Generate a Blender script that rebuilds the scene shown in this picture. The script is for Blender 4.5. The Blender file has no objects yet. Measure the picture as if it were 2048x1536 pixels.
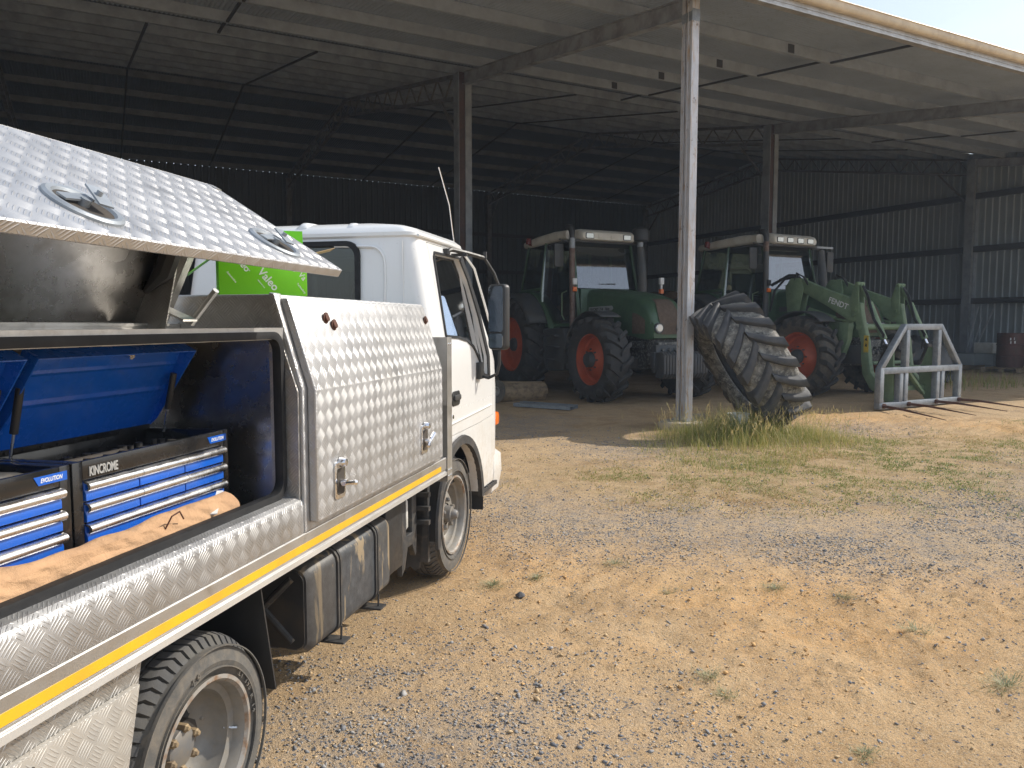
import bpy, bmesh, math, random
import numpy as np
from mathutils import Vector, Matrix
random.seed(7); rng = np.random.default_rng(11)
PI = math.pi; R = math.radians
SC = bpy.context.scene; COL = SC.collection

# ---------------------------------------------------------------- camera, sky, sun, exposure
CAM_H = 1.40; YAW = R(61.8); PIT = R(4.47)
cam = bpy.data.cameras.new('camera'); co = bpy.data.objects.new('camera', cam); COL.objects.link(co)
cam.sensor_width = 36.0; cam.lens = 36.0 * 1540 / 2048; cam.clip_start = 0.05; cam.clip_end = 3000
co.location = (0, 0, CAM_H)
fwd = Vector((math.cos(YAW) * math.cos(PIT), math.sin(YAW) * math.cos(PIT), -math.sin(PIT)))
co.rotation_euler = fwd.to_track_quat('-Z', 'Y').to_euler()
SC.camera = co

SUN = Vector((1.2, -0.15, 1.0)).normalized()
sl = bpy.data.lights.new('sun', 'SUN'); so = bpy.data.objects.new('sun', sl); COL.objects.link(so)
sl.energy = 4.2; sl.angle = R(0.55); sl.color = (1.0, 0.93, 0.82)
so.rotation_euler = SUN.to_track_quat('Z', 'Y').to_euler(); so.location = (20, -10, 25)
W = bpy.data.worlds.new('World'); SC.world = W; W.use_nodes = True
wn = W.node_tree.nodes; wl = W.node_tree.links; bg = wn['Background']
sky = wn.new('ShaderNodeTexSky'); sky.sky_type = 'NISHITA'; sky.sun_disc = False
sky.sun_elevation = math.asin(SUN.z); sky.sun_rotation = math.atan2(SUN.x, SUN.y)
sky.air_density = 1.2; sky.dust_density = 2.2; sky.ozone_density = 1.0
wtc = wn.new('ShaderNodeTexCoord'); wmp = wn.new('ShaderNodeMapping'); wmp.inputs['Scale'].default_value = (1, 1, 2.6)
wno = wn.new('ShaderNodeTexNoise'); wno.inputs['Scale'].default_value = 3.2; wno.inputs['Detail'].default_value = 7; wno.inputs['Roughness'].default_value = 0.55
wcr = wn.new('ShaderNodeMapRange'); wcr.inputs[1].default_value = 0.42; wcr.inputs[2].default_value = 0.68; wcr.inputs[3].default_value = 0.30; wcr.inputs[4].default_value = 0.85
wmx = wn.new('ShaderNodeMixRGB'); wmx.inputs[2].default_value = (6.5, 7.3, 8.6, 1)
wl.new(wtc.outputs['Generated'], wmp.inputs[0]); wl.new(wmp.outputs[0], wno.inputs['Vector']); wl.new(wno.outputs[0], wcr.inputs[0])
wl.new(wcr.outputs[0], wmx.inputs[0]); wl.new(sky.outputs[0], wmx.inputs[1]); wl.new(wmx.outputs[0], bg.inputs[0])
bg.inputs[1].default_value = 0.15
SC.view_settings.view_transform = 'Standard'; SC.view_settings.look = 'None'; SC.view_settings.gamma = 1
SC.view_settings.exposure = 0.10
SC.cycles.max_bounces = 7; SC.cycles.diffuse_bounces = 4; SC.cycles.glossy_bounces = 4; SC.cycles.transparent_max_bounces = 10
SC.cycles.sample_clamp_indirect = 4.0

# ---------------------------------------------------------------- materials
class NT:
    def __init__(s, name):
        s.m = bpy.data.materials.new(name); s.m.use_nodes = True
        s.n = s.m.node_tree.nodes; s.l = s.m.node_tree.links; s.b = s.n['Principled BSDF']; s.out = s.n['Material Output']
    def new(s, t, **kw):
        nd = s.n.new(t)
        for k, v in kw.items():
            if isinstance(k, str) and hasattr(nd, k): setattr(nd, k, v)
        return nd
    def link(s, a, b): s.l.new(a, b)
    def val(s, x):
        return x
    def math(s, op, a, b=None, c=None, clamp=False):
        nd = s.n.new('ShaderNodeMath'); nd.operation = op; nd.use_clamp = clamp
        for i, v in enumerate((a, b, c)):
            if v is None: continue
            if isinstance(v, (int, float)): nd.inputs[i].default_value = v
            else: s.l.new(v, nd.inputs[i])
        return nd.outputs[0]
    def noise(s, scale, detail=4, rough=0.55, vec=None, dist=0.0):
        nd = s.n.new('ShaderNodeTexNoise'); nd.inputs['Scale'].default_value = scale; nd.inputs['Detail'].default_value = detail
        nd.inputs['Roughness'].default_value = rough; nd.inputs['Distortion'].default_value = dist
        s.l.new(vec if vec is not None else s.coord(), nd.inputs['Vector']); return nd.outputs[0]
    def coord(s, kind='Object', scale=None, rot=None):
        key = (kind, scale, rot)
        if not hasattr(s, '_c'): s._c = {}
        if key in s._c: return s._c[key]
        tc = s.n.new('ShaderNodeTexCoord'); o = tc.outputs[kind]
        if scale or rot:
            mp = s.n.new('ShaderNodeMapping')
            if scale: mp.inputs['Scale'].default_value = scale
            if rot: mp.inputs['Rotation'].default_value = rot
            s.l.new(o, mp.inputs[0]); o = mp.outputs[0]
        s._c[key] = o; return o
    def ramp(s, f, lo, hi, a=0.0, b=1.0):
        nd = s.n.new('ShaderNodeMapRange'); nd.inputs[1].default_value = lo; nd.inputs[2].default_value = hi
        nd.inputs[3].default_value = a; nd.inputs[4].default_value = b; s.l.new(f, nd.inputs[0]); return nd.outputs[0]
    def mix(s, f, a, b):
        nd = s.n.new('ShaderNodeMixRGB')
        if isinstance(f, (int, float)): nd.inputs[0].default_value = f
        else: s.l.new(f, nd.inputs[0])
        for i, v in ((1, a), (2, b)):
            if isinstance(v, (tuple, list)): nd.inputs[i].default_value = (*v[:3], 1)
            else: s.l.new(v, nd.inputs[i])
        return nd.outputs[0]
    def bump(s, h, dist=0.01, strength=1.0):
        nd = s.n.new('ShaderNodeBump'); nd.inputs['Distance'].default_value = dist; nd.inputs['Strength'].default_value = strength
        s.l.new(h, nd.inputs['Height']); s.l.new(nd.outputs[0], s.b.inputs['Normal']); return nd
    def base(s, c):
        if isinstance(c, (tuple, list)): s.b.inputs['Base Color'].default_value = (*c[:3], 1)
        else: s.l.new(c, s.b.inputs['Base Color'])
    def set(s, rough=None, metal=None, spec=None, coat=None):
        if rough is not None:
            if isinstance(rough, (int, float)): s.b.inputs['Roughness'].default_value = rough
            else: s.l.new(rough, s.b.inputs['Roughness'])
        if metal is not None:
            if isinstance(metal, (int, float)): s.b.inputs['Metallic'].default_value = metal
            else: s.l.new(metal, s.b.inputs['Metallic'])
        if spec is not None: s.b.inputs['Specular IOR Level'].default_value = spec
        if coat is not None: s.b.inputs['Coat Weight'].default_value = coat; s.b.inputs['Coat Roughness'].default_value = 0.08

def simple(name, col, rough=0.5, metal=0.0, col2=None, scale=6.0, amt=(0.4, 0.65), bump=0.0, bscale=60, coat=None, dust=None, dustamt=(0.5, 0.75), spec=None, stretch=None):
    t = NT(name); vec = t.coord('Object', stretch) if stretch else t.coord()
    c = col
    if col2 is not None: c = t.mix(t.ramp(t.noise(scale, 5, 0.6, vec), *amt), col, col2)
    if dust is not None: c = t.mix(t.ramp(t.noise(scale * 2.3, 7, 0.7, vec, 0.4), dustamt[0], dustamt[1], 0, 0.85), c, dust)
    t.base(c); t.set(rough, metal, spec, coat)
    r = t.noise(scale * 4, 4, 0.6, vec)
    t.set(t.ramp(r, 0.3, 0.7, max(0.03, rough - 0.08), min(1, rough + 0.1)))
    if bump: t.bump(t.noise(bscale, 5, 0.6), bump)
    return t.m

def tread(name, col, rough, metal=1.0, dirt=None, size=0.040, depth=0.00082, dirtamt=(0.5, 0.8)):
    t = NT(name); uv = t.coord('UV'); sx = t.n.new('ShaderNodeSeparateXYZ'); t.l.new(uv, sx.inputs[0])
    u, v = sx.outputs[0], sx.outputs[1]; k = 1 / (math.sqrt(2) * size)
    x = t.math('MULTIPLY', t.math('ADD', u, v), k); y = t.math('MULTIPLY', t.math('SUBTRACT', v, u), k)
    fx, fy = t.math('FLOOR', x), t.math('FLOOR', y)
    par = t.math('FLOORED_MODULO', t.math('ADD', fx, fy), 2.0)
    gx, gy = t.math('SUBTRACT', t.math('SUBTRACT', x, fx), 0.5), t.math('SUBTRACT', t.math('SUBTRACT', y, fy), 0.5)
    mp = lambda a, b: t.math('ADD', a, t.math('MULTIPLY', par, t.math('SUBTRACT', b, a)))
    p, q = mp(gx, gy), mp(gy, gx)
    bars = t.math('MULTIPLY', t.math('ADD', q, 0.5), 5.0)
    tt = t.math('ABSOLUTE', t.math('SUBTRACT', t.math('FRACT', bars), 0.5))
    w = t.math('MULTIPLY', t.math('SUBTRACT', 1.0, t.math('POWER', t.math('ABSOLUTE', t.math('MULTIPLY', p, 2.1)), 2.0)), 0.30)
    h = t.math('MULTIPLY', t.math('SUBTRACT', w, tt), 5.0, clamp=True)
    hs = t.math('SMOOTH_MIN', h, 1.0, 0.3)
    nz = t.noise(5.0, 5, 0.6); fine = t.noise(140, 3, 0.6)
    c = t.mix(t.ramp(nz, 0.3, 0.7), col, tuple(x * 0.82 for x in col))
    if dirt is not None:
        c = t.mix(t.ramp(t.noise(3.5, 7, 0.7), dirtamt[0], dirtamt[1], 0, 0.8), c, dirt)
        t.set(metal=t.ramp(t.noise(3.5, 7, 0.7), dirtamt[0], dirtamt[1], metal, 0.35))
    else: t.set(metal=metal)
    c = t.mix(t.math('MULTIPLY', hs, 0.25), c, tuple(min(1, x * 1.12) for x in col))
    t.base(c); t.set(rough=t.ramp(t.noise(9, 5, 0.6), 0.3, 0.7, rough - 0.05, rough + 0.1))
    t.bump(t.math('ADD', hs, t.math('MULTIPLY', fine, 0.05)), depth)
    return t.m

MT = {}
DUST = (0.36, 0.26, 0.16)
MT['tread'] = tread('tread_plate', (0.54, 0.54, 0.54), 0.45, 0.84, dirt=(0.50, 0.47, 0.42), dirtamt=(0.56, 0.85))
MT['tread_lid'] = tread('lid_tread_plate', (0.63, 0.63, 0.635), 0.40, 0.85, depth=0.0012)
MT['tread_dull'] = tread('dull_tread_plate', (0.50, 0.49, 0.47), 0.42, 0.95, dirt=(0.12, 0.10, 0.08))
MT['tread_dirty'] = tread('dirty_tread_plate', (0.62, 0.61, 0.58), 0.5, 0.75, dirt=(0.42, 0.37, 0.30), dirtamt=(0.38, 0.7))
MT['alu'] = simple('brushed_aluminium', (0.62, 0.61, 0.59), 0.42, 0.9, (0.48, 0.47, 0.45), 4, dust=(0.36, 0.33, 0.29), dustamt=(0.55, 0.8), bump=0.0004, bscale=220)
MT['alu_sheet'] = simple('plain_aluminium_sheet', (0.50, 0.49, 0.48), 0.26, 0.95, (0.24, 0.23, 0.22), 3, bump=0.0006, bscale=14)
MT['alu_light'] = simple('pale_aluminium', (0.78, 0.78, 0.76), 0.4, 0.6, (0.62, 0.61, 0.58), 5)
MT['chrome'] = simple('chromed_steel', (0.80, 0.80, 0.82), 0.14, 1.0)
MT['satin'] = simple('satin_aluminium', (0.80, 0.80, 0.80), 0.25, 1.0)
MT['white'] = None
MT['black'] = simple('black_plastic', (0.022, 0.023, 0.025), 0.45, 0, (0.035, 0.035, 0.035), 8)
MT['black_dusty'] = simple('dusty_black_plastic', (0.035, 0.036, 0.038), 0.6, 0, (0.06, 0.058, 0.055), 7, dust=(0.16, 0.13, 0.10), dustamt=(0.5, 0.8))
MT['rubber'] = simple('rubber_seal', (0.014, 0.015, 0.017), 0.62, 0, (0.025, 0.025, 0.026), 20, spec=0.3)
MT['tyre'] = simple('truck_tyre_rubber', (0.115, 0.11, 0.10), 0.8, 0, (0.075, 0.073, 0.07), 9, dust=(0.22, 0.185, 0.14), dustamt=(0.45, 0.8), bump=0.0006, bscale=120)
MT['tread_rub'] = simple('tyre_tread_rubber', (0.07, 0.07, 0.072), 0.75, 0, (0.10, 0.095, 0.085), 12, bump=0.0008, bscale=90)
MT['ttyre'] = simple('tractor_tyre_rubber', (0.035, 0.035, 0.036), 0.75, 0, (0.055, 0.052, 0.048), 6, dust=(0.13, 0.10, 0.07), dustamt=(0.55, 0.85), bump=0.003, bscale=40)
MT['ttyre_dirty'] = simple('muddy_tractor_tyre_rubber', (0.075, 0.07, 0.062), 0.85, 0, (0.10, 0.085, 0.065), 6, dust=(0.20, 0.16, 0.11), dustamt=(0.45, 0.8), bump=0.003, bscale=40)
MT['mudcarc'] = simple('caked_mud_on_tyre', (0.23, 0.215, 0.185), 0.95, 0, (0.09, 0.087, 0.08), 9, amt=(0.38, 0.6), dust=(0.40, 0.38, 0.33), dustamt=(0.48, 0.66), bump=0.022, bscale=22)
MT['lug'] = simple('worn_rubber_lug', (0.052, 0.053, 0.057), 0.7, 0, (0.085, 0.083, 0.08), 8, dust=(0.30, 0.26, 0.20), dustamt=(0.66, 0.82), bump=0.004, bscale=30)
MT['inner'] = simple('tyre_inner_liner', (0.02, 0.02, 0.022), 0.5, 0)
MT['rim'] = simple('grey_painted_rim', (0.28, 0.27, 0.25), 0.55, 0.3, (0.20, 0.19, 0.17), 8, dust=(0.30, 0.26, 0.205), dustamt=(0.42, 0.7), bump=0.0005)
MT['rimrust'] = simple('rusty_rim_lip', (0.33, 0.31, 0.28), 0.6, 0.3, (0.24, 0.15, 0.09), 26, amt=(0.48, 0.66))
MT['hub'] = simple('hub_steel', (0.20, 0.20, 0.20), 0.55, 0.4, (0.26, 0.23, 0.19), 14, dust=DUST, dustamt=(0.6, 0.8))
MT['nut'] = simple('dusty_wheel_nut', (0.36, 0.27, 0.16), 0.7, 0.3, (0.2, 0.15, 0.1), 30)
MT['stripe'] = simple('yellow_tape', (0.80, 0.46, 0.02), 0.4, 0, (0.66, 0.38, 0.03), 7, dust=(0.25, 0.18, 0.07), dustamt=(0.72, 0.9))
MT['steel'] = simple('chassis_steel', (0.035, 0.034, 0.033), 0.7, 0.2, (0.08, 0.065, 0.05), 6)
MT['blue'] = simple('blue_gloss_paint', (0.006, 0.12, 0.62), 0.24, 0.1, (0.010, 0.105, 0.50), 5, dust=(0.06, 0.14, 0.40), dustamt=(0.60, 0.85), coat=0.5)
MT['chestblack'] = simple('black_gloss_paint', (0.010, 0.010, 0.011), 0.22, 0, coat=0.4)
MT['mirror'] = simple('mirror_glass', (0.75, 0.78, 0.80), 0.02, 1.0)
MT['orange'] = simple('orange_lens', (0.75, 0.16, 0.02), 0.2, 0)
MT['red_lens'] = simple('red_lens', (0.16, 0.02, 0.012), 0.2, 0)
MT['lamp'] = simple('lamp_lens', (0.72, 0.72, 0.68), 0.12, 0.4)
MT['galv'] = simple('galvanised_steel', (0.33, 0.36, 0.39), 0.5, 0.5, (0.24, 0.265, 0.29), 10, dust=(0.40, 0.42, 0.43), dustamt=(0.55, 0.8), bump=0.0005, bscale=90)
MT['tgreen'] = simple('tractor_green_paint', (0.052, 0.112, 0.056), 0.45, 0, (0.040, 0.086, 0.044), 4, dust=(0.10, 0.13, 0.075), dustamt=(0.6, 0.9), coat=0.2)
MT['lgreen'] = simple('faded_loader_green_paint', (0.19, 0.27, 0.155), 0.55, 0, (0.135, 0.205, 0.115), 5, dust=(0.16, 0.16, 0.09), dustamt=(0.62, 0.85))
MT['tgrey'] = simple('tractor_grey_plastic', (0.055, 0.062, 0.068), 0.55, 0, (0.08, 0.075, 0.068), 5, dust=(0.13, 0.11, 0.085), dustamt=(0.55, 0.85))
MT['twhite'] = simple('tractor_roof_white', (0.66, 0.65, 0.59), 0.45, 0, (0.55, 0.53, 0.47), 5, dust=(0.24, 0.21, 0.16), dustamt=(0.68, 0.9))
MT['tred'] = simple('tractor_rim_red', (0.48, 0.088, 0.030), 0.5, 0, (0.38, 0.075, 0.033), 5, dust=(0.24, 0.10, 0.05), dustamt=(0.6, 0.9))
MT['grille'] = simple('dusty_grille_mesh', (0.10, 0.07, 0.05), 0.8, 0, (0.14, 0.10, 0.07), 20, bump=0.002, bscale=160)
MT['exh'] = simple('exhaust_steel', (0.20, 0.15, 0.13), 0.6, 0.5, (0.13, 0.08, 0.06), 9)
MT['engine'] = simple('greasy_engine_metal', (0.08, 0.08, 0.075), 0.6, 0.3, (0.25, 0.24, 0.22), 26, amt=(0.5, 0.62))
MT['seat'] = simple('seat_cloth', (0.05, 0.06, 0.055), 0.9, 0)
MT['sticker'] = simple('white_vinyl', (0.75, 0.76, 0.76), 0.4, 0)
MT['silver'] = simple('silver_badge', (0.45, 0.46, 0.46), 0.35, 0.3)
MT['darktext'] = simple('dark_lettering', (0.02, 0.03, 0.03), 0.4, 0)
MT['yellowlabel'] = simple('yellow_warning_label', (0.62, 0.44, 0.04), 0.5, 0, (0.45, 0.34, 0.06), 18)
MT['concrete'] = simple('concrete', (0.40, 0.35, 0.27), 0.9, 0, (0.30, 0.26, 0.20), 6, bump=0.004, bscale=40)
MT['bucket'] = simple('white_plastic', (0.70, 0.71, 0.69), 0.4, 0, (0.58, 0.58, 0.54), 6)
MT['card'] = simple('green_cardboard', (0.20, 0.66, 0.015), 0.42, 0, (0.17, 0.60, 0.015), 4, spec=0.4)
MT['cardin'] = simple('brown_cardboard', (0.45, 0.32, 0.18), 0.8, 0)
MT['cardwhite'] = simple('white_print', (0.78, 0.84, 0.72), 0.5, 0)
MT['drum'] = simple('rusty_red_drum', (0.10, 0.035, 0.025), 0.6, 0.1, (0.06, 0.03, 0.02), 7)
MT['rust'] = simple('rusty_steel', (0.13, 0.055, 0.035), 0.8, 0.2, (0.07, 0.035, 0.025), 12)
MT['wood'] = simple('weathered_timber', (0.33, 0.24, 0.14), 0.85, 0, (0.20, 0.15, 0.10), 5, stretch=(1, 12, 12), bump=0.002, bscale=50)
MT['log'] = simple('split_log', (0.33, 0.245, 0.15), 0.9, 0, (0.16, 0.115, 0.075), 9, bump=0.03, bscale=18)
MT['hay'] = simple('old_hay', (0.13, 0.075, 0.04), 0.95, 0, (0.08, 0.05, 0.03), 14, bump=0.03, bscale=30)
MT['rock'] = simple('dark_stone', (0.07, 0.07, 0.075), 0.85, 0, (0.12, 0.12, 0.125), 20, bump=0.003, bscale=60)
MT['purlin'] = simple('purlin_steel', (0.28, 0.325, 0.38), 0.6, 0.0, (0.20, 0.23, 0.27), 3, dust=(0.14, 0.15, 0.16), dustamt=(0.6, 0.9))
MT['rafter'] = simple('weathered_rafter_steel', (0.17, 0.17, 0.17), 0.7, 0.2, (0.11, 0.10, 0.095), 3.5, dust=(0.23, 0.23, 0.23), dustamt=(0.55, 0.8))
MT['redoxide'] = simple('red_oxide_primer', (0.085, 0.050, 0.045), 0.75, 0.0, (0.06, 0.045, 0.045), 5)
MT['darksteel'] = simple('dark_bridging_steel', (0.05, 0.05, 0.05), 0.7, 0.2)
MT['purlin_lit'] = simple('lit_purlin_steel', (0.315, 0.36, 0.425), 0.6, 0.0, (0.25, 0.285, 0.335), 3, dust=(0.21, 0.22, 0.235), dustamt=(0.62, 0.9))  # awning purlins: lighter copy, their brighter light put into the colour
MT['purlin_shaded'] = simple('shaded_purlin_steel', (0.15, 0.16, 0.165), 0.7, 0.0, (0.11, 0.115, 0.12), 3)  # rear slope purlins: shade put into a darker copy of the steel
MT['rafter_lit'] = simple('lit_rafter_steel', (0.31, 0.34, 0.385), 0.7, 0.0, (0.20, 0.21, 0.23), 3.5, dust=(0.42, 0.45, 0.49), dustamt=(0.58, 0.8))  # rafter colour lightened to carry the brighter light under the awning
MT['column_grey'] = simple('grey_column_flange', (0.26, 0.30, 0.35), 0.6, 0.0, (0.19, 0.22, 0.26), 4)
MT['gutter'] = simple('cream_gutter', (0.66, 0.57, 0.42), 0.5, 0, (0.50, 0.42, 0.31), 3, dust=(0.30, 0.24, 0.17), dustamt=(0.62, 0.9))
MT['fascia'] = simple('galvanised_fascia', (0.50, 0.50, 0.49), 0.5, 0.5, (0.38, 0.37, 0.35), 5, dust=(0.30, 0.26, 0.21), dustamt=(0.62, 0.88))

def white_mat():
    t = NT('white_cab_paint'); sx = t.n.new('ShaderNodeSeparateXYZ'); t.l.new(t.coord('Object'), sx.inputs[0])
    low = t.ramp(sx.outputs[2], .95, .38, 0, 1); low.node.clamp = True
    sp = t.math('MULTIPLY', low, t.ramp(t.noise(9, 8, .75), .38, .72, .05, .9), clamp=True)
    st = t.ramp(t.noise(6, 6, .7, t.coord('Object', (6, 6, .8)), .3), .60, .78, 0, .35)
    c = t.mix(t.ramp(t.noise(1.6, 5, .6), .35, .7), (0.80, 0.80, 0.785), (0.755, 0.75, 0.73)); c = t.mix(sp, c, (0.50, 0.42, 0.31)); c = t.mix(st, c, (0.62, 0.58, 0.50))
    c = t.mix(t.ramp(t.noise(70, 3, .6), .68, .74, 0, .35), c, (0.40, 0.35, 0.28))
    t.base(c); t.set(rough=t.ramp(sp, 0, .6, .27, .6), coat=.35); return t.m
def roof_mat(k=1.0, sp=0.7):  # k paints light into the zinc: bright awning, dimmer front slope, dark rear
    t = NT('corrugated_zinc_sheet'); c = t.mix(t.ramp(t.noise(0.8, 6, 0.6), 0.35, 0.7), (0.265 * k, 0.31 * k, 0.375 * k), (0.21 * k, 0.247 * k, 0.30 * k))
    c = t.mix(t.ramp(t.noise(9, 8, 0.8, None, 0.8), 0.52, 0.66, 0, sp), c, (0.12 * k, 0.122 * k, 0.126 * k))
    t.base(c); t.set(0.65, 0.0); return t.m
def wall_mat(k=1.0):  # low k paints the rear wall's shade into its sheet colour
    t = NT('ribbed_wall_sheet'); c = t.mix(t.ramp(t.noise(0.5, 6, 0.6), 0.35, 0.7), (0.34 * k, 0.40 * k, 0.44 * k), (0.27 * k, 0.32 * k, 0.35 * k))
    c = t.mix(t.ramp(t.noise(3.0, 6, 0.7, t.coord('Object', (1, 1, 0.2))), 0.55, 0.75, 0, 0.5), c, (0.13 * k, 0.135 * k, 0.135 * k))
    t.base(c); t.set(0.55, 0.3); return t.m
def post_mat():
    t = NT('galvanised_post_with_rust'); st = t.coord('Object', (9, 9, 1.1))
    c = t.mix(t.ramp(t.noise(5, 5, 0.6), 0.3, 0.7), (0.60, 0.60, 0.62), (0.47, 0.48, 0.50))
    c = t.mix(t.ramp(t.noise(2.2, 7, 0.75, st, 0.6), 0.50, 0.64, 0, 0.85), c, (0.44, 0.29, 0.16))
    c = t.mix(t.ramp(t.noise(7, 6, .7), .60, .66, 0, .7), c, (0.16, 0.11, 0.08))
    t.base(c); t.set(0.55, 0.3); return t.m
def tank_mat():
    t = NT('muddy_painted_tank'); st = t.coord('Object', (9, 9, 1.6))
    c = t.mix(t.ramp(t.noise(20, 5, 0.7), 0.4, 0.7), (0.040, 0.045, 0.052), (0.085, 0.092, 0.10))
    c = t.mix(t.ramp(t.noise(1.6, 5, 0.6, st, 0.9), 0.56, 0.61, 0, 0.9), c, (0.30, 0.235, 0.15))
    c = t.mix(t.ramp(t.noise(2.2, 3, 0.5), 0.5, 0.62, 0, 0.45), c, (0.075, 0.062, 0.048))
    t.base(c); t.set(0.5); t.bump(t.noise(60, 5, 0.6), 0.001); return t.m
def canvas_mat():
    t = NT('tan_canvas'); c = t.mix(t.ramp(t.noise(5, 6, 0.65), 0.35, 0.7), (0.58, 0.36, 0.20), (0.45, 0.27, 0.15))
    c = t.mix(t.ramp(t.noise(12, 6, 0.7), 0.6, 0.75, 0, 0.6), c, (0.22, 0.13, 0.07)); t.base(c); t.set(0.9)
    wr = t.n.new('ShaderNodeTexWave'); wr.inputs['Scale'].default_value = 3.0; wr.inputs['Distortion'].default_value = 7.0; wr.inputs['Detail'].default_value = 3; t.l.new(t.coord('Object', (1.6, 1, 5), (0.3, 0.5, 0.2)), wr.inputs['Vector'])
    t.bump(t.math('ADD', t.math('MULTIPLY', wr.outputs['Fac'], .10), t.math('ADD', t.noise(11, 4, 0.5), t.math('MULTIPLY', t.noise(500, 2, 0.5), 0.06))), 0.026); return t.m
def glass_mat(name, tint, refl=0.0):
    t = NT(name); tr = t.n.new('ShaderNodeBsdfTransparent'); tr.inputs[0].default_value = (*tint, 1)
    gl = t.n.new('ShaderNodeBsdfGlossy'); gl.inputs[0].default_value = (0.95, 0.97, 1, 1); gl.inputs['Roughness'].default_value = 0.03
    fr = t.n.new('ShaderNodeFresnel'); fr.inputs[0].default_value = 1.6; f = t.math('ADD', fr.outputs[0], refl, clamp=True)
    mx = t.n.new('ShaderNodeMixShader'); t.l.new(f, mx.inputs[0]); t.l.new(tr.outputs[0], mx.inputs[1]); t.l.new(gl.outputs[0], mx.inputs[2])
    t.l.new(mx.outputs[0], t.out.inputs[0]); return t.m
MT['white'] = white_mat(); MT['roof'] = roof_mat(.75, .8); MT['roof_lit'] = roof_mat(1.6, .3); MT['roof_shaded'] = roof_mat(.42, .3); MT['wall'] = wall_mat(); MT['wall_shaded'] = wall_mat(.22); MT['post'] = post_mat(); MT['tank'] = tank_mat(); MT['canvas'] = canvas_mat()
MT['glass'] = glass_mat('cab_window_glass', (0.27, 0.31, 0.30), 0.03); MT['tglass'] = glass_mat('tractor_window_glass', (0.42, 0.52, 0.50), 0.14)

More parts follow.
